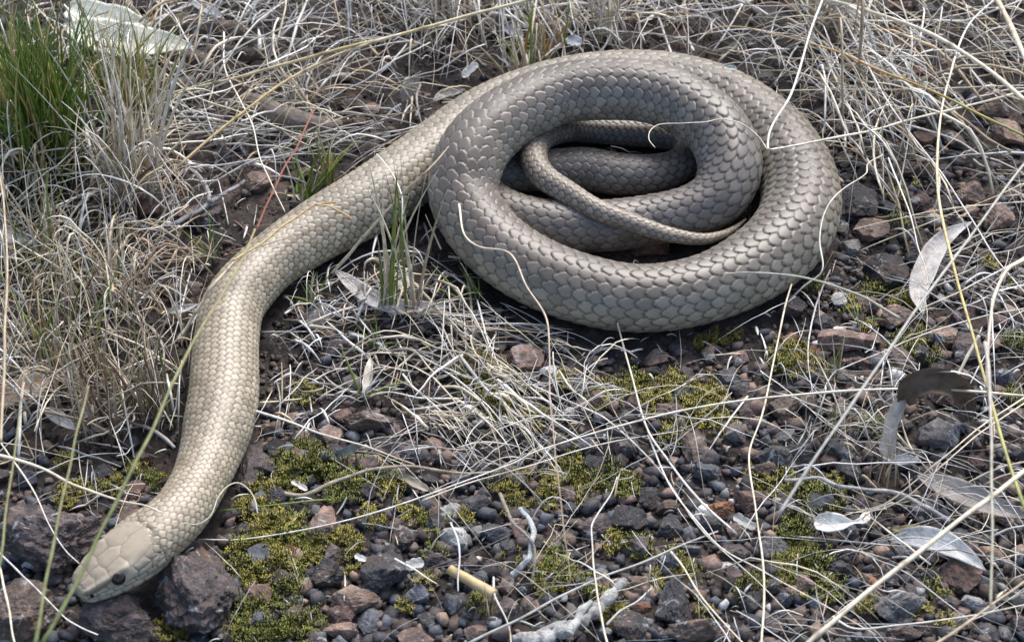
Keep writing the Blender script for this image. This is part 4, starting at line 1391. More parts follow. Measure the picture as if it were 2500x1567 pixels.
G = 'single dry stalks lying across the scene'
ST = [
    ('straw', 'thick pale straw slanting from the dry tuft up to the top edge', 'straw', 'Z5', [(1150, 720), (1500, 630), (2000, 500), (2413, 385), (3200, 180), (3900, 0), (4200, -80)], [.012, .05, .09, .12], 15, 'cream', 'cream', dict(taper=(.9, 1), nodes=4, cmid='yellow')),
    ('straw', 'second thick straw, meeting the upper one and dropping towards the branch', 'straw', 'Z5', [(1080, 1480), (1350, 1200), (1800, 810), (2413, 430), (2700, 330), (2950, 255)], [.01, .04, .07, .09], 12, 'tan', 'cream', dict(taper=(.9, 1), nodes=4, cmid='yellow')),
    ('straw', 'long straw with a V shaped kink touching the right side of the coil', 'straw', 'Y3', [(2413, 680), (1800, 830), (1250, 970), (800, 1055), (545, 1098), (525, 1090), (550, 950), (700, 680), (820, 300), (930, 0), (960, -100)], [.05, .06, .07, .075, .078, .08, .08, .08, .07, .06], 10, 'cream', 'white', dict(taper=(1, .8))),
    ('straw', 'very thick pale straw sweeping down to the upper right edge', 'straw', 'Y3', [(880, -20), (1200, 60), (1700, 240), (2100, 480), (2413, 740), (2600, 950)], [.06, .08, .10, .10], 20, 'cream', 'cream', dict(taper=(.8, 1.1), nodes=3)),
    ('grass_stalk', 'orange to green stem running down to the right edge', 'grass stalk', 'Y3', [(0, 310), (120, 215), (320, 200), (520, 240), (720, 290), (1060, 390), (1250, 475), (1700, 660), (2100, 850), (2500, 1040)], [.05, .06, .08, .09, .1], 9, 'tan', (.22, .27, .07), dict(taper=(.6, 1.3), cmid='orange')),
    ('straw', 'thick tan straw cutting the top right corner', 'straw', 'Y3', [(2170, -60), (2250, 60), (2350, 270), (2440, 480)], [.1, .12], 22, 'tan', 'cream', dict(taper=(1, 1))),
    ('grass_stalk', 'tall yellow green stalk at right, bending down to the lower right edge', 'grass stalk', 'Y3', [(2230, -40), (2000, 200), (1850, 620), (1790, 900), (1775, 1200), (1800, 1560), (1900, 1990), (2040, 2500), (2200, 3060), (2330, 3500), (2560, 4050)], [.05, .07, .10, .12, .14, .16], 10, 'white', (.24, .29, .08), dict(taper=(.7, 1.5), cmid='yellow')),
    ('straw', 'thin straight straw running level right of the coil top', 'straw', 'Y3', [(600, 670), (1100, 662), (1700, 655), (2500, 632)], [.03, .05], 7, 'cream', 'cream', {}),
    ('straw', 'long thin straw dropping diagonally through the right side', 'straw', 'Y3', [(1040, 60), (1090, 150), (1250, 470), (1450, 820), (1800, 1270), (2010, 1590), (2200, 1890), (2500, 2250)], [.05, .06, .06, .05], 8, 'ash', 'white', {}),
    ('grass_stalk', 'blurred grey stem slanting across the right side close to the lens', 'grass stalk', 'Y2', [(1800, -180), (1649, 0), (1330, 430), (940, 960), (560, 1512), (300, 1900), (0, 2350)], [.26, .28, .30, .30, .28], 11, (.42, .42, .37), (.45, .44, .4), dict(taper=(.8, 1.1))),
    ('straw', 'long level straw spanning the foreground from the neck to the right edge', 'straw', 's', [(484, 1317), (600, 1314), (821, 1275), (1041, 1209), (1262, 1125), (1300, 1103), (1520, 1037), (1741, 988), (1900, 966), (2120, 951), (2297, 951), (2560, 972)], [.008, .02, .035, .045, .05, .05], 9, 'white', 'cream', dict(taper=(.6, 1.2))),
    ('straw', 'thin straw just under the long level one at its middle', 'straw', 's', [(1030, 1222), (1150, 1178), (1300, 1134), (1480, 1082), (1666, 1050)], [.03, .025, .015], 6, 'cream', 'white', {}),
    ('straw', 'thick cream straw crossing the lower right corner', 'straw', 'Y1', [(1420, 520), (1360, 560), (1000, 850), (600, 1150), (180, 1512), (60, 1640)], [.17, .2, .2, .18], 19, 'cream', 'cream', dict(taper=(1, 1.1), nodes=3)),
    ('twig', 'smooth grey round stem rising from the bottom edge to the right', 'twig', 'Z8', [(-420, 1560), (-120, 1400), (0, 1340), (350, 1170), (700, 1030), (1030, 900)], [.03, .04, .03, .015], 13, (.36, .37, .36), (.42, .41, .37), dict(taper=(1, .6))),
    ('straw', 'straw falling from the coil front down past the orange stone', 'straw', 'Z8', [(470, -250), (540, 0), (640, 340), (760, 520), (900, 700), (1130, 915)], [.012, .02, .03, .012], 9, 'cream', 'white', dict(taper=(.7, 1.1))),
    ('straw', 'long straw crossing the orange stone towards the lower right edge', 'straw', 'Z8', [(640, 370), (760, 640), (900, 830), (1060, 1000), (1290, 1130), (1587, 1290), (1900, 1470)], [.02, .03, .03, .03], 8, 'white', 'cream', {}),
    ('straw', 'thin pale straw slanting right over the middle moss', 'straw', 'Z8', [(0, 90), (250, 200), (420, 290), (700, 560), (880, 820), (1000, 960), (1280, 1210), (1500, 1440)], [.012, .015, .02, .012], 7, 'white', 'cream', {}),
    ('straw', 'upright pale stalk standing below the right end of the coil', 'straw', 's', [(1933, 695), (1915, 760), (1884, 900), (1860, 1015), (1829, 1112), (1847, 1253), (1865, 1429), (1858, 1600)], [.03, .04, .05, .06], 7.5, 'cream', 'cream', dict(taper=(.9, 1.1))),
    ('straw', 'thin stalk curving down past the white stick to the bottom edge', 'straw', 'Z8', [(470, 600), (430, 700), (330, 850), (325, 920), (350, 1170), (380, 1380), (430, 1560)], [.02, .04, .05, .06], 8, 'ash', 'cream', dict(taper=(.6, 1.1))),
    ('straw', 'straw below the dark grey stone ending at the bottom edge', 'straw', 'Z8', [(760, 1010), (820, 1080), (960, 1290), (1160, 1512), (1260, 1620)], [.015, .03, .04], 9, 'cream', 'cream', {}),
    ('grass_stalk', 'soft pale stem crossing the coil front and hanging down, red lower part', 'grass stalk', 's', [(1120, 500), (1132, 570), (1168, 600), (1244, 620), (1285, 701), (1331, 773), (1341, 850), (1343, 985), (1358, 1120), (1375, 1270), (1392, 1420)], [.15, .17, .18, .19, .2, .2], 8.5, 'cream', (.26, .22, .12), dict(taper=(1, .45), cmid=(.46, .36, .28))),
    ('straw', 'thin pale straw curving round the right edge of the coil', 'straw', 'Y2', [(700, -60), (600, 0), (590, 60), (400, 200), (310, 340), (280, 500), (290, 720), (160, 830), (70, 920)], [.06, .075, .078, .07, .05, .015], 7, 'cream', 'white', dict(taper=(.7, 1))),
    ('straw', 'fine curled hair of straw looping over the hollow of the coil', 'straw', 'Z3', [(1175, 550), (1148, 510), (1155, 470), (1200, 440), (1330, 435), (1420, 430), (1500, 415), (1600, 440), (1670, 495), (1715, 558)], [.11, .11, .11, .105, .10], 4.6, 'cream', 'cream', dict(taper=(.8, 1), rough=.02)),
    ('grass_stalk', 'blurred grey green stem lying across the lower right of the coil', 'grass stalk', 'Z3', [(1500, 1155), (1620, 1148), (1850, 1165), (2000, 1200), (2160, 1260), (2350, 1370)], [.2, .2, .19], 10, (.42, .42, .36), (.36, .37, .28), dict(taper=(.6, 1.2))),
    ('straw', 'pale stem reaching from the left edge over the snake nape', 'straw', 'Z1', [(-60, 290), (0, 300), (250, 380), (500, 500), (750, 590), (950, 625), (1060, 665)], [.12, .125, .13, .125], 12, 'cream', 'cream', dict(taper=(1.2, .5))),
    ('straw', 'thin straw running down the left edge to the snout', 'straw', 'Z1', [(-60, 90), (0, 210), (200, 500), (350, 800), (430, 920), (520, 1000)], [.03, .05, .04], 7, 'cream', 'white', {}),
    ('grass_stalk', 'tall green blade in front of the snout, leaning right along the neck', 'grass stalk', 's', [(90, 1600), (110, 1560), (180, 1442), (232, 1330), (285, 1217), (338, 1112), (394, 1000), (430, 920), (476, 827), (548, 708), (600, 620), (625, 560)], [.30, .32, .34, .35, .35, .34], 16, (.18, .21, .08), (.36, .30, .14), dict(taper=(1.25, .5), cmid=(.23, .25, .11))),
    ('grass_stalk', 'red seed stem rising blurred behind the neck bend', 'grass stalk', 's', [(625, 560), (655, 490), (690, 420), (720, 370), (745, 310), (772, 262)], [.33, .31, .30], 12, 'red', (.28, .10, .06), dict(taper=(.6, .5))),
    ('grass_stalk', 'green blurred blade standing left of the snout', 'grass stalk', 's', [(70, 1620), (86, 1567), (109, 1435), (142, 1262), (180, 1094), (198, 1020), (215, 940)], [.28, .3, .32, .32], 13, (.19, .23, .09), (.33, .31, .16), dict(taper=(1.2, .45))),
    ('grass_stalk', 'thin green blade at the left edge below the dry stems', 'grass stalk', 's', [(-10, 1420), (0, 1375), (15, 1244), (34, 1131), (49, 1000), (60, 900)], [.25, .27, .28], 9, (.22, .25, .11), (.35, .30, .16), dict(taper=(1.1, .5))),
    ('grass_stalk', 'tan stem standing upright along the left edge', 'grass stalk', 's', [(0, 1080), (8, 900), (12, 807), (16, 668), (8, 510), (0, 430)], [.22, .24, .25], 11, 'tan', 'tan', dict(taper=(1.1, .6))),
    ('straw', 'pale forked straw on the ground below the snout', 'straw', 'Z1', [(-40, 900), (0, 940), (250, 1180), (420, 1350), (520, 1410), (640, 1465)], [.03, .035, .035, .03], 8, 'ash', 'white', {}),
    ('straw', 'cream straw stub in the lower left corner', 'straw', 'Z1', [(-20, 950), (0, 1050), (50, 1250), (90, 1512), (100, 1600)], [.08, .1, .1], 11, 'cream', 'cream', {}),
    ('green_grass', 'single bright green blade pointing right from the snake neck', 'grass blade', 's', [(529, 1247), (600, 1240), (732, 1224), (780, 1220), (812, 1220)], [.006, .012, .012], 8, (.17, .27, .04), (.25, .33, .06), dict(taper=(.6, 1))),
    ('straw', 'fine pale tendril curling over the right edge of the neck', 'straw', 'Z1', [(1680, 680), (1640, 550), (1560, 480), (1480, 500), (1420, 570), (1370, 690), (1290, 745), (1190, 735)], [.075, .085, .09, .09], 5.5, (.55, .52, .36), 'cream', dict(rough=.02)),
    ('straw', 'split straw with a brown node lying against the left of the neck', 'straw', 'Z4', [(90, 1210), (170, 1080), (250, 960), (300, 880), (400, 760), (480, 690)], [.03, .055, .07, .07], 15, 'cream', 'tan', dict(nodes=2, taper=(1, .9))),
    ('straw', 'yellow straw lying over the back edge of the neck', 'straw', 'Z4', [(430, 720), (560, 640), (700, 530), (850, 430), (950, 375), (1060, 365)], [.075, .075, .078], 11, 'yellow', 'orange', dict(taper=(.8, .6))),
    ('straw', 'short orange bent blade hanging over the neck', 'straw', 'Z4', [(930, 372), (1010, 385), (1080, 420), (1160, 465)], [.08, .079], 8, 'yellow', 'orange', dict(taper=(.9, .6))),
    ('straw', 'thin brown straw crossing the neck at its widest', 'straw', 'Z4', [(560, 640), (700, 600), (830, 560), (940, 535)], [.075, .075], 4.5, 'tan', 'brown', {}),
    ('straw', 'pale broken straw beside the neck, tip over the coil start', 'straw', 'Z4', [(1030, 800), (1160, 660), (1300, 500), (1480, 300), (1600, 190), (1750, 20)], [.012, .04, .075, .11, .13, .14], 13, 'cream', 'tan', dict(nodes=2, taper=(1.1, .5))),
    ('straw', 'pale blade arching across the neck before the coil', 'straw', 'Z4', [(1310, 70), (1400, 180), (1455, 300), (1470, 420), (1465, 560), (1490, 640)], [.085, .09, .09, .07, .04], 8, 'white', 'cream', dict(taper=(.5, 1))),
    ('branch', 'forked weathered grey branch lying left of the neck', 'branch', 'Y7', [(-260, 1300), (-120, 1390), (0, 1380), (180, 1300), (330, 1210), (480, 1120), (600, 1030)], [.014, .018, .02, .016, .01], 15, (.30, .30, .31), (.26, .25, .25), dict(mat='w', taper=(1, .75), rough=.1)),
    ('twig', 'bundle of grey twigs lying level behind the neck', 'twig', 'Y7', [(180, 940), (600, 890), (850, 850), (1050, 790), (1300, 700), (1620, 600)], [.015, .02, .02, .02], 9, 'ash', 'grey', {}),
    ('twig', 'second grey twig behind the neck, dark at its upper end', 'twig', 'Y7', [(330, 960), (700, 870), (1000, 800), (1300, 690), (1700, 560), (2117, 410)], [.012, .02, .03, .03], 7, 'grey', 'dark', {}),
    ('straw', 'thin crooked straw falling across the upper left centre', 'straw', 'Y7', [(440, -60), (450, 200), (560, 440), (650, 620), (700, 830), (780, 1020), (890, 1260)], [.03, .04, .05, .05], 7, 'white', 'cream', {}),
    ('straw', 'long thin straw from the tuft to the neck top', 'straw', 'Y7', [(0, 240), (200, 390), (560, 530), (800, 620), (960, 680), (1100, 720)], [.03, .04, .03], 7, 'cream', 'cream', {}),
    ('twig', 'curved brown twig in the moss right of the neck', 'twig', 'Z7', [(165, 685), (240, 700), (330, 700), (500, 620), (700, 560), (900, 540), (1200, 580), (1400, 570)], [.008, .012, .02, .02, .015], 11, (.42, .35, .26), (.34, .29, .24), dict(mat='w', taper=(1.1, .6))),
    ('straw', 'straw reaching from the neck to the curved twig', 'straw', 'Z7', [(60, 235), (400, 350), (700, 440), (930, 530)], [.02, .025, .02], 11, 'white', 'tan', {}),
    ('twig', 'brown crooked twig hanging down among the foreground stones', 'twig', 'Z7', [(1400, 690), (1430, 750), (1490, 860), (1580, 960), (1600, 1080), (1570, 1190)], [.02, .035, .035, .02], 11, (.30, .26, .22), (.30, .26, .22), dict(mat='w')),
    ('twig', 'pale bluish curved twig beside the brown crooked one', 'twig', 'Z7', [(1525, 770), (1570, 850), (1590, 930), (1565, 1030), (1520, 1090), (1465, 1140)], [.025, .032, .03, .02], 16, (.52, .55, .55), (.50, .53, .54), dict(mat='w', taper=(.7, 1.1))),
    ('twig', 'thin dark twig pointing at the curved twigs', 'twig', 'Z7', [(990, 1115), (1250, 1020), (1490, 905)], [.02, .03, .03], 7, 'dark', 'dark', {}),
    ('straw', 'short upright pale straw above the golden stub', 'straw', 'Z7', [(1135, 855), (1165, 930), (1185, 1010), (1178, 1120), (1172, 1235)], [.03, .035, .03], 9, 'ash', 'ash', {}),
    ('straw', 'pale straw stub with a cut end left of the golden stub', 'straw', 'Z7', [(820, 1050), (960, 1130), (1060, 1190)], [.03, .03], 9, 'white', 'cream', {}),
    ('straw', 'thick golden hollow straw stub lying on gravel', 'straw', 'Z7', [(1130, 1105), (1200, 1150), (1290, 1200), (1372, 1248)], [.026, .024], 27, (.46, .335, .16), (.54, .42, .23), dict(sides=10, taper=(.95, 1.1), rough=.0)),
    ('straw', 'thin crooked stem running from the golden stub to the bottom edge', 'straw', 'Z7', [(1372, 1150), (1380, 1250), (1420, 1340), (1460, 1440), (1475, 1560)], [.025, .028, .03], 9, 'ash', 'tan', {}),
    ('stick', 'thick white lichen crusted stick at the bottom edge', 'stick', 'Z8', [(-60, 1520), (60, 1490), (150, 1450), (300, 1380), (420, 1265), (515, 1165)], [.02, .022, .022, .024], 38, (.50, .49, .47), (.48, .47, .45), dict(mat='w', sides=14, rough=.28, nf=.5, taper=(1.1, .6))),
    ('stick', 'short white side piece of wood behind the lichen stick', 'stick', 'Z8', [(200, 1470), (240, 1400), (280, 1330), (325, 1285)], [.026, .028], 28, (.54, .54, .52), (.5, .5, .48), dict(mat='w', sides=10, rough=.16)),
    ('stick', 'flat splintered white wood left of the lichen stick', 'stick', 'Z8', [(-110, 1490), (30, 1460), (130, 1415), (190, 1400)], [.016, .02], 22, (.52, .52, .5), (.48, .48, .46), dict(mat='w', sides=8, rough=.18)),
    ('straw', 'white straw leaning right of the lichen stick', 'straw', 'Z8', [(410, 1420), (480, 1350), (570, 1290), (660, 1210)], [.02, .035], 9, 'white', 'white', {}),
    ('twig', 'thin weathered grey branch winding below the arched leaf', 'twig', 'Y1', [(40, 620), (200, 600), (330, 655), (500, 660), (700, 700), (850, 790), (950, 850)], [.015, .02, .02, .015], 14, (.46, .44, .42), (.40, .38, .36), dict(mat='w', taper=(.7, 1), rough=.12)),
    ('twig', 'short grey twig left of the white scrap', 'twig', 'Y1', [(50, 750), (150, 795), (210, 820)], [.015, .018], 11, (.40, .37, .35), (.4, .37, .35), dict(mat='w', rough=.12)),
    ('grass_stalk', 'blurred grey stem hanging straight down the right side', 'grass stalk', 'Y1', [(1140, -150), (1160, 0), (1180, 500), (1185, 900), (1178, 1320)], [.25, .27, .29], 13, (.45, .42, .38), (.33, .33, .24), dict(taper=(1.2, .6))),
    ('grass_stalk', 'pale bent blade reaching in from the right edge', 'grass stalk', 'Y2', [(1720, 560), (1649, 640), (1540, 710), (1450, 880), (1420, 1050), (1400, 1512)], [.18, .2, .22, .24], 15, 'cream', (.45, .41, .36), dict(taper=(1.1, .8))),
    ('straw', 'tan straw cutting the bottom right corner', 'straw', 'Y1', [(830, 1540), (1000, 1440), (1180, 1300), (1420, 1140)], [.16, .17], 15, 'tan', 'tan', {}),
    ('straw', 'pale straw level along the bottom right', 'straw', 'Y1', [(300, 1370), (420, 1435), (600, 1425), (850, 1400), (1100, 1360), (1420, 1295)], [.03, .05, .06], 9, 'white', 'cream', {}),
    ('straw', 'cut cream straw stub standing above the arched leaf', 'straw', 'Y2', [(1350, 1150), (1260, 1310), (1180, 1470)], [.045, .02], 14, 'cream', 'cream', dict(taper=(1, 1))),
    ('straw', 'thin straw running down beside the grey gum leaf', 'straw', 'Y2', [(740, -40), (810, 150), (880, 330), (940, 560), (985, 700), (1000, 810)], [.05, .05, .045], 7, 'white', 'cream', {}),
    ('straw', 'thin straw from the right edge to the coil side', 'straw', 'Y2', [(1700, 255), (1400, 275), (1070, 310), (760, 380), (500, 440)], [.05, .04, .02], 6, 'cream', 'cream', {}),
    ('straw', 'yellowish fine straw slanting under the gum leaf tip', 'straw', 'Y2', [(1649, 130), (1380, 250), (1000, 400), (760, 490), (550, 580)], [.04, .04, .02], 5.5, 'yellow', 'cream', {}),
    ('straw', 'pale straw passing the foot of the gum leaf', 'straw', 'Y2', [(1700, 590), (1649, 630), (1400, 760), (1170, 880), (960, 970)], [.06, .05, .04], 8, 'white', 'cream', {}),
    ('straw', 'thin straw from the right edge to the green sprout', 'straw', 'Y2', [(1700, 960), (1400, 1020), (1000, 1140), (640, 1280), (390, 1390)], [.04, .03, .02], 7, 'cream', 'white', {}),
    ('straw', 'straw bent over the arched leaf base', 'straw', 'Y1', [(1360, 160), (1150, 300), (900, 500), (760, 620), (600, 740), (440, 780), (250, 740)], [.06, .07, .05, .03], 7, 'cream', 'tan', {}),
    ('straw', 'second straw parallel to the one over the arched leaf base', 'straw', 'Y1', [(1360, 190), (1100, 370), (900, 540), (720, 700), (560, 780), (380, 800)], [.06, .07, .05, .03], 6, 'cream', 'cream', {}),
    ('twig', 'dark red twig in front of the arched leaf', 'twig', 'Y1', [(1330, 390), (1200, 440), (1000, 465), (900, 505), (800, 545)], [.06, .05, .04], 7, (.12, .06, .05), 'dark', {}),
    ('straw', 'bent straw with a sharp corner in the soil below the coil', 'straw', 'Z7', [(1030, 235), (1180, 260), (1290, 190), (1375, 95), (1395, 130), (1450, 250), (1500, 350)], [.01, .03, .05, .03, .01], 8, 'tan', 'cream', {}),
]
for row in ST:
    nm, lab, cat_, key, pts, z, w, c0, c1, kw = row
    kw = dict(kw)
    if kw.get('mat') == 'w': kw['mat'] = M_wood
    stalk(nm, lab, cat_, key, pts, z, w, c0, c1, G, **kw)

# fork of the grey branch
br = [o for o in C.objects if o.name.startswith('branch')][0]
W = at(*np.array(Z('Y7', [(160, 940), (230, 970), (290, 1040), (325, 1110), (340, 1190)])).T, np.array([.02, .022, .022, .02, .02]))
q = cat_rom(W, 24)
V, F, cc = tubes(q[None] - np.array(br.location), np.interp(np.linspace(0, 1, 24), [0, 1], [.0016, .0024])[None], 8, 1, np.array([[(.34, .34, .34)]]).repeat(24, 1))
fk = link('side_branch', mesh_from('side_branch', V, F, cols=cc), M_wood, br); fk.color = (.36, .36, .37, 1)

# ---------------------------------------------------------------- leaves
def leaf(name, label, key, pts, z, wpx, col, cat_='leaf', roll=0.0, cup=.25, prof='gum', seed=0, wavy=.05, rib=True, group='dry leaves and scraps on the ground'):
    rng = np.random.default_rng(seed + 50)
    P = np.array(Z(key, pts)); zz = np.interp(np.linspace(0, 1, len(P)), np.linspace(0, 1, len(z)), z)
    W = cat_rom(at(P[:, 0], P[:, 1], zz), 33)
    n, m = 33, 11
    T = np.gradient(W, axis=0); T /= np.linalg.norm(T, axis=1, keepdims=True)
    # the blade turns its face up and a little towards the viewer
    N0 = np.array([0, -.55, .85]); N0 /= np.linalg.norm(N0)
    S = np.cross(T, N0); S /= np.linalg.norm(S, axis=1, keepdims=True); Nn = np.cross(S, T)
    if roll:
        c, s_ = math.cos(roll), math.sin(roll)
        S, Nn = S * c + Nn * s_, Nn * c - S * s_
    t = np.linspace(0, 1, n)
    mm = proj(W)[2] / FPX
    if prof == 'gum':
        w = np.interp(t, [0, .04, .15, .35, .6, .8, .93, 1], [.08, .25, .68, 1, .95, .62, .25, .02])
    elif prof == 'blunt':
        w = np.interp(t, [0, .05, .2, .6, .9, .97, 1], [.45, .75, 1, 1, .8, .5, .3])
    elif prof == 'waist':
        w = np.interp(t, [0, .06, .2, .45, .62, .70, .80, .9, 1], [.35, .9, 1.15, .8, .22, .2, .55, .5, .05])
    else:
        w = np.interp(t, [0, .1, .5, .9, 1], [.3, .9, 1, .85, .3])
    hw = wpx / 2 * mm * w
    kn = np.linspace(0, 1, 9)
    ragged = 1 + np.stack([np.interp(t, kn, rng.normal(0, .13, 9)) for _ in range(2)], 1) * (prof != 'gum')
    u = np.linspace(-1, 1, m)
    V = np.empty((2, n, m, 3))
    rip = wavy * fbm(t[:, None] * 5 + rng.uniform(0, 30) + 0 * u, u[None] * 1.5 + 0 * t[:, None], oct=2)
    for k in range(m):
        e = np.where(u[k] < 0, ragged[:, 0], ragged[:, 1])
        x = hw * u[k] * e
        hgt = cup * hw * (u[k] ** 2) - .08 * hw * np.exp(-(u[k] / .12) ** 2) + rip[:, k] * hw * 1.5
        V[0, :, k] = W + S * x[:, None] + Nn * hgt[:, None]
        V[1, :, k] = V[0, :, k] - Nn * .0006
    idx = np.arange(2 * n * m).reshape(2, n, m)
    a, b_ = idx[0], idx[1]
    quad = lambda A: np.stack([A[:-1, :-1], A[:-1, 1:], A[1:, 1:], A[1:, :-1]], -1).reshape(-1, 4)
    F = [quad(a), quad(b_)[:, ::-1]]
    for ea, eb in ((a[:, 0], b_[:, 0]), (b_[:, -1], a[:, -1]), (b_[0], a[0]), (a[-1], b_[-1])):
        F.append(np.stack([ea[:-1], ea[1:], eb[1:], eb[:-1]], -1))
    o0 = W[0].copy()
    root = link(name, mesh_from(name, (V - o0).reshape(-1, 3), np.concatenate(F)), M_leaf, None, o0)
    col = tuple(min(.9, k_ * c) for c, k_ in zip(col, (1.14, 1.09, 1.01)))
    root.color = (*col, 1)
    tag(root, label, cat_, group)
    if rib and wpx > 24:
        r = np.interp(t, [0, 1], [.0007, .00025])
        mid = V[0, :, m // 2] + Nn * .0002
        Vr, Fr, _ = tubes((mid - o0)[None], r[None], 5, .7)
        rb = link('midrib', mesh_from('midrib', Vr, Fr), M_leaf, root)
        rb.color = (*[min(1, 1.25 * c) for c in col], 1)
    return root


leaf('leaf', 'pale grey gum leaf leaning upright right of the coil', 'Y2', [(975, 1010), (940, 860), (985, 720), (1060, 570), (1150, 475), (1300, 388)], [.012, .016, .022, .03, .035], 58, (.46, .45, .45), roll=.2, cup=.35, seed=1)
leaf('leaf', 'dark brown leaf curled into an arch at right', 'Y1', [(690, 175), (740, 95), (850, 60), (950, 100), (1015, 180), (1042, 285)], [.042, .06, .068, .055, .03, .01], 60, (.15, .115, .09), roll=-.25, cup=1.0, seed=2, prof='blunt')
leaf('leaf', 'pale standing base of the curled leaf', 'Y1', [(610, 530), (615, 430), (630, 330), (665, 240), (700, 160)], [.008, .016, .026, .036, .044], 40, (.42, .40, .38), roll=.5, cup=.7, seed=3, prof='blunt')
leaf('leaf', 'short pale leaf end pointing right under the curled leaf', 'Y1', [(590, 500), (660, 505), (730, 500), (790, 505)], [.012, .014, .012], 26, (.52, .51, .5), seed=4)
leaf('leaf', 'long grey leaf at the right edge below the curled leaf', 'Y1', [(770, 590), (900, 640), (1050, 700), (1200, 760), (1420, 830)], [.012, .02, .02, .016], 62, (.30, .28, .265), seed=5)
leaf('leaf', 'pale bluish leaf with dark blotches under the rough red rock', 'Y1', [(615, 945), (740, 930), (880, 950), (1010, 1010), (1150, 1115)], [.012, .022, .022, .016], 60, (.56, .565, .57), seed=6, cup=.2)
leaf('leaf_scrap', 'white torn scrap with a narrow waist', 'Y1', [(200, 845), (270, 855), (340, 850), (400, 850), (460, 838), (505, 790)], [.02, .022, .024], 44, (.80, .78, .74), seed=7, prof='waist', rib=False)
leaf('leaf_scrap', 'small yellow tan leaf scrap above the pale holed leaf', 'Y1', [(630, 888), (700, 885), (790, 862)], [.016, .018], 17, (.42, .34, .16), seed=8, rib=False)
leaf('leaf', 'lilac grey leaf lying under the stems between neck and coil', 'Y6', [(725, 195), (820, 270), (930, 360), (1080, 450), (1250, 500), (1480, 500), (1720, 500)], [.008, .012, .012, .01], 44, (.44, .43, .44), seed=9)
leaf('leaf_scrap', 'torn pale leaf piece right of the lilac grey leaf', 'Y6', [(1260, 350), (1310, 300), (1365, 255)], [.016, .02], 30, (.50, .48, .45), seed=10, prof='x', rib=False)
leaf('leaf', 'broad white leaf behind the grass tuft at top left', 'Z5', [(470, 190), (650, 240), (850, 290), (1050, 310), (1250, 320), (1440, 350)], [.03, .038, .038, .03], 92, (.86, .82, .73), seed=11, cup=.2, wavy=.03)
leaf('leaf', 'second white leaf part behind the grass tuft', 'Z5', [(500, 60), (700, 120), (900, 160), (1080, 200)], [.035, .04, .035], 80, (.84, .81, .72), seed=12, cup=.2, prof='blunt', wavy=.03)
leaf('leaf', 'bluish grey leaf at the top edge left of centre', 'Z5', [(1400, 10), (1500, 55), (1580, 95), (1655, 145)], [.025, .03], 26, (.40, .42, .46), seed=13)
leaf('bark_piece', 'curled dark brown bark piece under the white leaf', 'Z5', [(1220, 400), (1350, 400), (1480, 440), (1620, 560)], [.02, .022, .01], 40, (.10, .072, .058), 'bark', seed=14, prof='blunt', cup=-.5, rib=False)
leaf('bark_piece', 'long dark bark slab at the top behind the straws', 'Z5', [(1080, 190), (1300, 160), (1550, 200), (1850, 240)], [.015, .02, .015], 62, (.085, .065, .055), 'bark', seed=15, prof='blunt', cup=-.4, rib=False)
leaf('bark_piece', 'second dark bark slab below the long one', 'Z5', [(1450, 390), (1650, 370), (1850, 390), (2020, 400)], [.012, .016, .012], 38, (.06, .048, .042), 'bark', seed=16, prof='blunt', cup=-.4, rib=False)
leaf('bark_piece', 'grey brown split bark lying above the neck', 'Y7', [(570, 400), (700, 450), (850, 520), (1000, 580), (1200, 610), (1320, 600)], [.016, .022, .022, .016], 50, (.20, .175, .155), 'bark', seed=17, prof='blunt', cup=-.5, rib=False)
leaf('leaf', 'tan grey leaf standing in straw behind the coil start', 'Y7', [(1760, 450), (1800, 370), (1850, 300), (1895, 245)], [.012, .025, .035], 36, (.34, .31, .28), seed=18)
leaf('leaf', 'grey leaf lying against the back of the coil start', 'Y4', [(690, 660), (760, 620), (830, 600), (900, 585)], [.016, .02], 26, (.36, .36, .35), seed=19)
leaf('leaf_scrap', 'small bluish white leaf scrap behind the coil at left', 'Y4', [(880, 505), (930, 460), (980, 415)], [.02, .028], 21, (.55, .57, .6), seed=20, prof='x', rib=False)
leaf('leaf_scrap', 'round bluish leaf scrap behind the coil top', 'Y4', [(1570, 260), (1610, 270), (1660, 290)], [.03, .03], 28, (.45, .48, .54), seed=21, prof='x', rib=False)
leaf('leaf_scrap', 'pale lilac leaf scrap in the straw above the coil', 'Y4', [(1150, 180), (1200, 200), (1260, 240)], [.025, .025], 26, (.40, .41, .45), seed=22, prof='x', rib=False)
leaf('leaf', 'grey leaf at the left edge behind dry stems', 'Z6', [(-60, 290), (40, 310), (120, 330), (195, 340)], [.03, .035, .03], 46, (.38, .37, .36), seed=23)
leaf('leaf', 'broad tan leaf at the left edge under the dry stems', 'Z6', [(-60, 1330), (40, 1290), (150, 1260), (290, 1190)], [.02, .025, .02], 62, (.36, .27, .20), seed=24, prof='blunt')
leaf('leaf', 'grey leaf below the broad tan leaf', 'Z6', [(270, 1375), (340, 1420), (400, 1460), (470, 1510)], [.012, .015], 34, (.34, .34, .35), seed=25)
leaf('leaf', 'pale grey leaf among stem bases left of the neck', 'Z6', [(490, 1440), (540, 1390), (600, 1320)], [.012, .018], 34, (.42, .41, .40), seed=26)
leaf('leaf', 'narrow pale leaf touching the neck on its left', 'Z6', [(1010, 785), (1110, 770), (1225, 735)], [.02, .025], 20, (.45, .45, .46), seed=27)
leaf('bark_piece', 'dark grey bark piece left of the neck bend', 'Z6', [(1030, 660), (1130, 640), (1230, 640)], [.012, .015], 42, (.12, .105, .098), 'bark', seed=28, prof='blunt', cup=-.3, rib=False)
leaf('leaf', 'small grey green leaf standing in soil right of the neck', 'Z7', [(465, 505), (530, 475), (585, 445), (635, 415)], [.006, .016, .024], 28, (.27, .29, .26), seed=29)
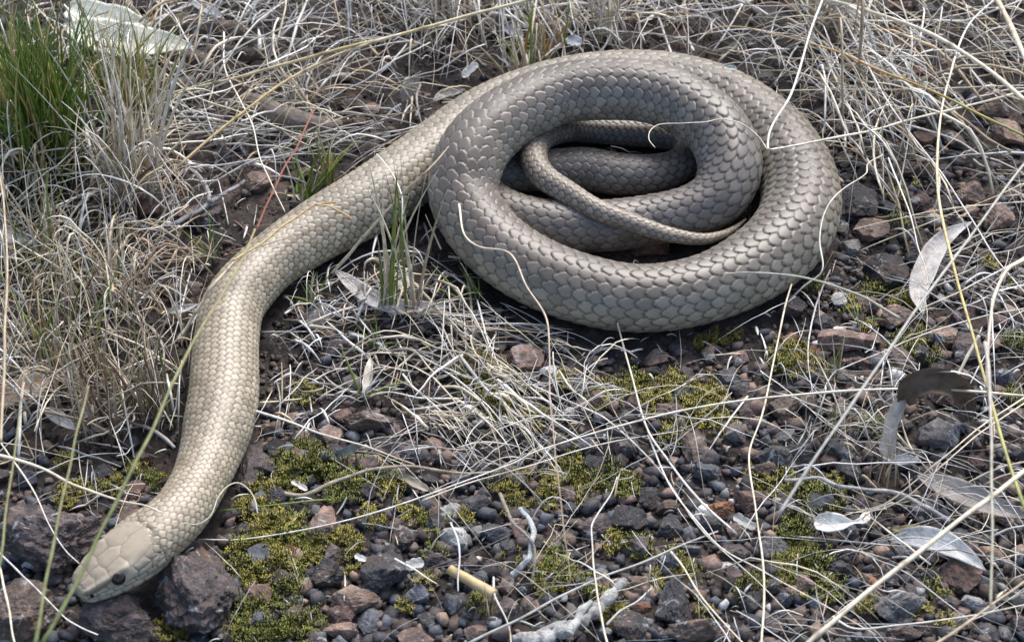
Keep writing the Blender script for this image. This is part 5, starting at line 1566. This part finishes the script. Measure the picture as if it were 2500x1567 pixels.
leaf('leaf_scrap', 'tan rolled leaf scrap under the curved brown twig', 'Z7', [(800, 575), (880, 600), (950, 640), (1010, 672)], [.012, .015], 22, (.34, .30, .24), seed=30, prof='x', rib=False)
leaf('leaf_scrap', 'white flake on gravel left of the golden stub', 'Z7', [(885, 1095), (930, 1080), (985, 1070)], [.03, .03], 26, (.58, .58, .58), seed=31, prof='x', rib=False)
leaf('leaf_scrap', 'pale grey green scrap right of the orange stone', 'Z8', [(1115, 815), (1170, 845), (1235, 880)], [.02, .02], 26, (.38, .39, .37), seed=32, prof='x', rib=False)
leaf('leaf_scrap', 'small grey flake resting on the back of the coil', 'Y3', [(205, 492), (250, 502), (297, 505)], [.075, .076], 13, (.42, .46, .45), seed=33, prof='x', rib=False)
leaf('leaf_scrap', 'white chip in moss left of the curved brown twig', 'Z7', [(255, 620), (290, 640), (340, 670)], [.012, .012], 14, (.7, .68, .62), seed=34, prof='x', rib=False)
leaf('leaf_scrap', 'white chip on the moss near the dark glossy stone', 'Z7', [(605, 1030), (635, 1045), (665, 1060)], [.02, .02], 15, (.72, .72, .70), seed=35, prof='x', rib=False)
leaf('leaf', 'broad straw coloured leaf sheath in the crumbly soil', 'Y6', [(1020, 920), (1010, 1020), (990, 1120), (960, 1220)], [.016, .012], 22, (.60, .57, .50), seed=36, rib=False)

# ---------------------------------------------------------------- grass tufts
def tuft(name, label, base, blades, pal, seed, lpx=(60, 140), wpx=(3, 7), fan=50, up=.75, spread_px=10, az=None, group=None, cat_='grass tuft', joined=0, over=False, tipcol=None, bend=.6):
    rng = np.random.default_rng(seed)
    bp = at(base[0], base[1], 0.0); bp[2] = gz1(bp)
    root = empty(name, bp)
    tag(root, label, cat_, group)
    mm = proj(bp)[2] / FPX
    K = 11
    t = np.linspace(0, 1, K)
    allp, allr, allc = [], [], []
    tries = 0
    while len(allp) < blades and tries < blades * 12:
        tries += 1
        ln = rng.uniform(*lpx) * mm * 1.15
        a = rng.uniform(0, 2 * math.pi) if az is None else math.radians(rng.normal(az[0], az[1]))
        lean = math.radians(abs(rng.normal(0, fan)))
        lean = min(lean, math.radians(82))
        sp = rng.normal(0, spread_px, 2) * mm
        le = lean * (.55 + .45 * t) + bend * rng.uniform(0, 1) * t ** 2
        le = np.minimum(le, 1.75)
        st_ = ln / (K - 1)
        rr = np.cumsum(np.sin(le) * st_) - np.sin(le[0]) * st_; zz = np.cumsum(np.cos(le) * st_) - np.cos(le[0]) * st_
        aa = a + rng.normal(0, .35) * t
        p = np.stack([sp[0] + rr * np.cos(aa), sp[1] + rr * np.sin(aa), np.maximum(zz, .0015)], 1)
        w = p + bp
        if snake_gap(w).min() < .001: continue
        if not over and hides_snake(w, .98).any(): continue
        allp.append(p)
        allr.append(rng.uniform(*wpx) * mm / 2 * np.interp(t, [0, .15, .6, 1], [.75, 1, .8, .12]))
        c = np.array(SC_[pal[rng.integers(len(pal))]]) * rng.uniform(.75, 1.2)
        if tipcol and rng.random() < .5:
            c2 = np.array(SC_[tipcol])
            allc.append(c * (1 - t[:, None] ** 2) + c2 * t[:, None] ** 2)
        else:
            allc.append(np.repeat(c[None], K, 0))
    if not allp: return root
    P, R, Cc = np.array(allp), np.array(allr), np.array(allc)
    order = np.argsort(-R.max(1) * np.linalg.norm(P[:, -1], axis=1))
    nj = len(P) - joined if joined else 0
    single = order[:len(P) - nj] if joined else order
    for i in single:
        V, F, cc = tubes(P[i:i + 1], R[i:i + 1], 4, .35, Cc[i:i + 1], roll=rng.uniform(0, 3.14, 1))
        link('blade', mesh_from('blade', V, F, cols=cc), M_straw, root)
    if joined and nj > 0:
        rest = order[len(P) - nj:]
        V, F, cc = tubes(P[rest], R[rest], 4, .35, Cc[rest], roll=rng.uniform(0, 3.14, len(rest)))
        o = link('blades', mesh_from('blades', V, F, cols=cc), M_straw, root)
        o['kind'] = 'stuff'
    return root


GT = 'grass tufts'
tuft('grass_tuft', 'dense dark green grass tuft at the upper left edge', (125, 425), 250, ['dgreen', 'dgreen', 'dgreen', 'green', 'green', 'yellow'], 1, (170, 460), (5, 11), 16, spread_px=40, group=GT, joined=60, bend=.45)
tuft('grass_tuft', 'green tuft at the left edge behind the dense dark one', (20, 330), 120, ['dgreen', 'green', 'green', 'yellow', 'cream'], 2, (140, 380), (5, 10), 20, spread_px=40, group=GT, joined=40, bend=.4)
tuft('grass_tuft', 'tall dry straw tuft right of the dark green grass', (325, 490), 64, ['tan', 'cream', 'cream', 'white', 'white', 'white'], 3, (170, 540), (5, 12), 25, spread_px=34, group=GT, joined=60, bend=.5)
tuft('grass_tuft', 'dry straw clump with upright bent blades in front of the white leaf', (350, 330), 90, ['tan', 'cream', 'yellow', 'green'], 4, (120, 330), (4, 9), 18, spread_px=26, group=GT, joined=40)
tuft('grass_tuft', 'yellow green forked grass in front of the white leaf', (270, 260), 60, ['green', 'green', 'yellow', 'dgreen'], 5, (140, 280), (4, 8), 22, spread_px=20, group=GT)
tuft('grass_tuft', 'dry brown stems standing left of the neck', (285, 1040), 46, ['brown', 'brown', 'tan', 'tan'], 6, (140, 330), (5, 9), 10, spread_px=42, group=GT, bend=.3, tipcol='cream')
tuft('grass_tuft', 'dry stems with green leaves left of the brown ones', (150, 920), 50, ['tan', 'brown', 'cream', 'green'], 7, (120, 330), (4, 9), 20, spread_px=46, group=GT, bend=.4)
tuft('grass_tuft', 'upright stems close to the left side of the neck', (385, 1020), 42, ['brown', 'tan', 'cream', 'green'], 8, (120, 330), (4, 9), 12, spread_px=22, group=GT, bend=.3)
tuft('grass_tuft', 'pale blades tangled below the dark green grass', (90, 650), 70, ['cream', 'tan', 'white', 'green'], 9, (100, 280), (4, 8), 30, spread_px=60, group=GT, joined=30)
tuft('grass_tuft', 'mixed blades in the middle of the left dry grass', (260, 760), 70, ['cream', 'tan', 'white', 'green', 'brown'], 10, (110, 300), (4, 8), 26, spread_px=60, group=GT, joined=30)
tuft('grass_sprout', 'green sprout with narrow blades just left of the neck bend', (530, 640), 16, ['green', 'dgreen', 'green', 'cream'], 11, (60, 170), (4, 8), 34, spread_px=14, group=GT, over=True)
tuft('grass_sprout', 'green sprout behind the neck in the centre left', (750, 500), 20, ['green', 'green', 'dgreen', 'cream'], 12, (70, 190), (4, 9), 34, spread_px=16, group=GT, over=True)
tuft('grass_sprout', 'second green sprout behind the neck, nearer the coil', (800, 455), 16, ['green', 'green', 'yellow'], 13, (80, 170), (4, 8), 26, spread_px=12, group=GT)
tuft('grass_tuft', 'cream and green stems rising between neck and coil', (945, 768), 9, ['cream', 'tan', 'green', 'cream', 'green'], 14, (160, 420), (8, 15), 16, spread_px=8, group=GT, over=True, bend=.25, az=(60, 40))
tuft('grass_tuft', 'dry stems rising at the left foot of the coil', (1005, 775), 8, ['cream', 'tan', 'cream', 'brown', 'green'], 15, (140, 400), (8, 16), 18, spread_px=8, group=GT, over=True, bend=.25, az=(70, 40))
tuft('grass_sprout', 'small green sprout at the left foot of the coil', (1160, 740), 14, ['green', 'dgreen', 'cream'], 16, (60, 130), (4, 8), 30, spread_px=10, group=GT)
tuft('grass_sprout', 'green bladed sprout with a red node below the neck bend', (762, 745), 9, ['green', 'cream', 'green'], 17, (50, 130), (6, 11), 40, spread_px=5, group=GT, az=(150, 70))
tuft('grass_sprout', 'star shaped sprout in the crumbly soil', (915, 862), 12, ['green', 'cream', 'yellow', 'green'], 18, (50, 110), (4, 8), 60, spread_px=4, group=GT)
tuft('grass_sprout', 'flat pale green sprout lying in the straw below the star shaped one', (885, 978), 10, ['green', 'cream', 'white'], 19, (60, 130), (6, 10), 75, spread_px=6, group=GT)
tuft('grass_sprout', 'green sprout in front of the pink slab', (2025, 930), 18, ['green', 'green', 'cream', 'yellow'], 20, (50, 120), (3, 6), 32, spread_px=12, group=GT)
tuft('grass_sprout', 'stubbly sprout left of the arched leaf', (2045, 1060), 30, ['tan', 'cream', 'brown', 'green'], 21, (50, 120), (3, 6), 24, spread_px=26, group=GT)
tuft('grass_sprout', 'tiny pale sprout on the pink slab edge', (2095, 800), 8, ['green', 'white', 'cream'], 22, (40, 80), (4, 7), 50, spread_px=5, group=GT)
tuft('grass_sprout', 'thin stubble at the foot of the curled leaf', (2160, 1180), 16, ['tan', 'brown', 'cream'], 23, (50, 120), (4, 7), 14, spread_px=16, group=GT)
tuft('grass_tuft', 'green and cream blades behind the top left of the coil', (1275, 215), 22, ['green', 'cream', 'tan', 'orange'], 24, (100, 230), (5, 10), 22, spread_px=16, group=GT)
tuft('grass_tuft', 'reddish and cream blades behind the coil top', (1330, 165), 22, ['orange', 'cream', 'tan', 'green'], 25, (90, 220), (4, 8), 30, spread_px=20, group=GT)
tuft('grass_tuft', 'pale dry stems standing behind the coil top right', (1480, 110), 26, ['cream', 'white', 'tan'], 26, (90, 240), (4, 9), 20, spread_px=18, group=GT)
tuft('grass_sprout', 'tiny bright green sprout by the single green blade', (810, 1246), 6, ['green', 'yellow'], 27, (30, 50), (5, 8), 30, spread_px=5, group=GT)
tuft('grass_tuft', 'dry straw clump at the top right behind the coil', (2020, 60), 60, ['cream', 'white', 'tan', 'cream'], 28, (120, 380), (4, 9), 40, spread_px=26, group=GT, joined=30)
tuft('grass_tuft', 'pale straw clump at the top centre', (1080, 60), 60, ['white', 'cream', 'ash', 'tan'], 29, (100, 320), (4, 8), 42, spread_px=50, group=GT, joined=30)
tuft('grass_tuft', 'wispy straw clump above the neck', (740, 250), 46, ['white', 'cream', 'tan', 'ash'], 30, (80, 240), (3, 6), 50, spread_px=40, group=GT, joined=20)

tri = sum(len(o.data.loop_triangles) if o.data.loop_triangles else sum(len(p.vertices) - 2 for p in []) for o in C.objects if o.type == 'MESH')
# self check of the coil: how deep strands press into each other
for i in range(0, 700, 10):
    d = np.sqrt(((SNK - SNK[i]) ** 2).sum(1)) - .95 * (SNR + SNR[i])
    far = np.abs(cs - cs[i]) > .22
    if far.any() and d[far].min() < -.012:
        j = np.where(far)[0][np.argmin(d[far])]
        print('press', i, j, round(float(d[far].min()) * 1000, 1), 'mm', SNKX[i].round(), SNKY[i].round(), SNK[i, 2].round(3), SNKX[j].round(), SNKY[j].round(), SNK[j, 2].round(3))
print('SNAKE length', SLEN, 'head', HEADL)
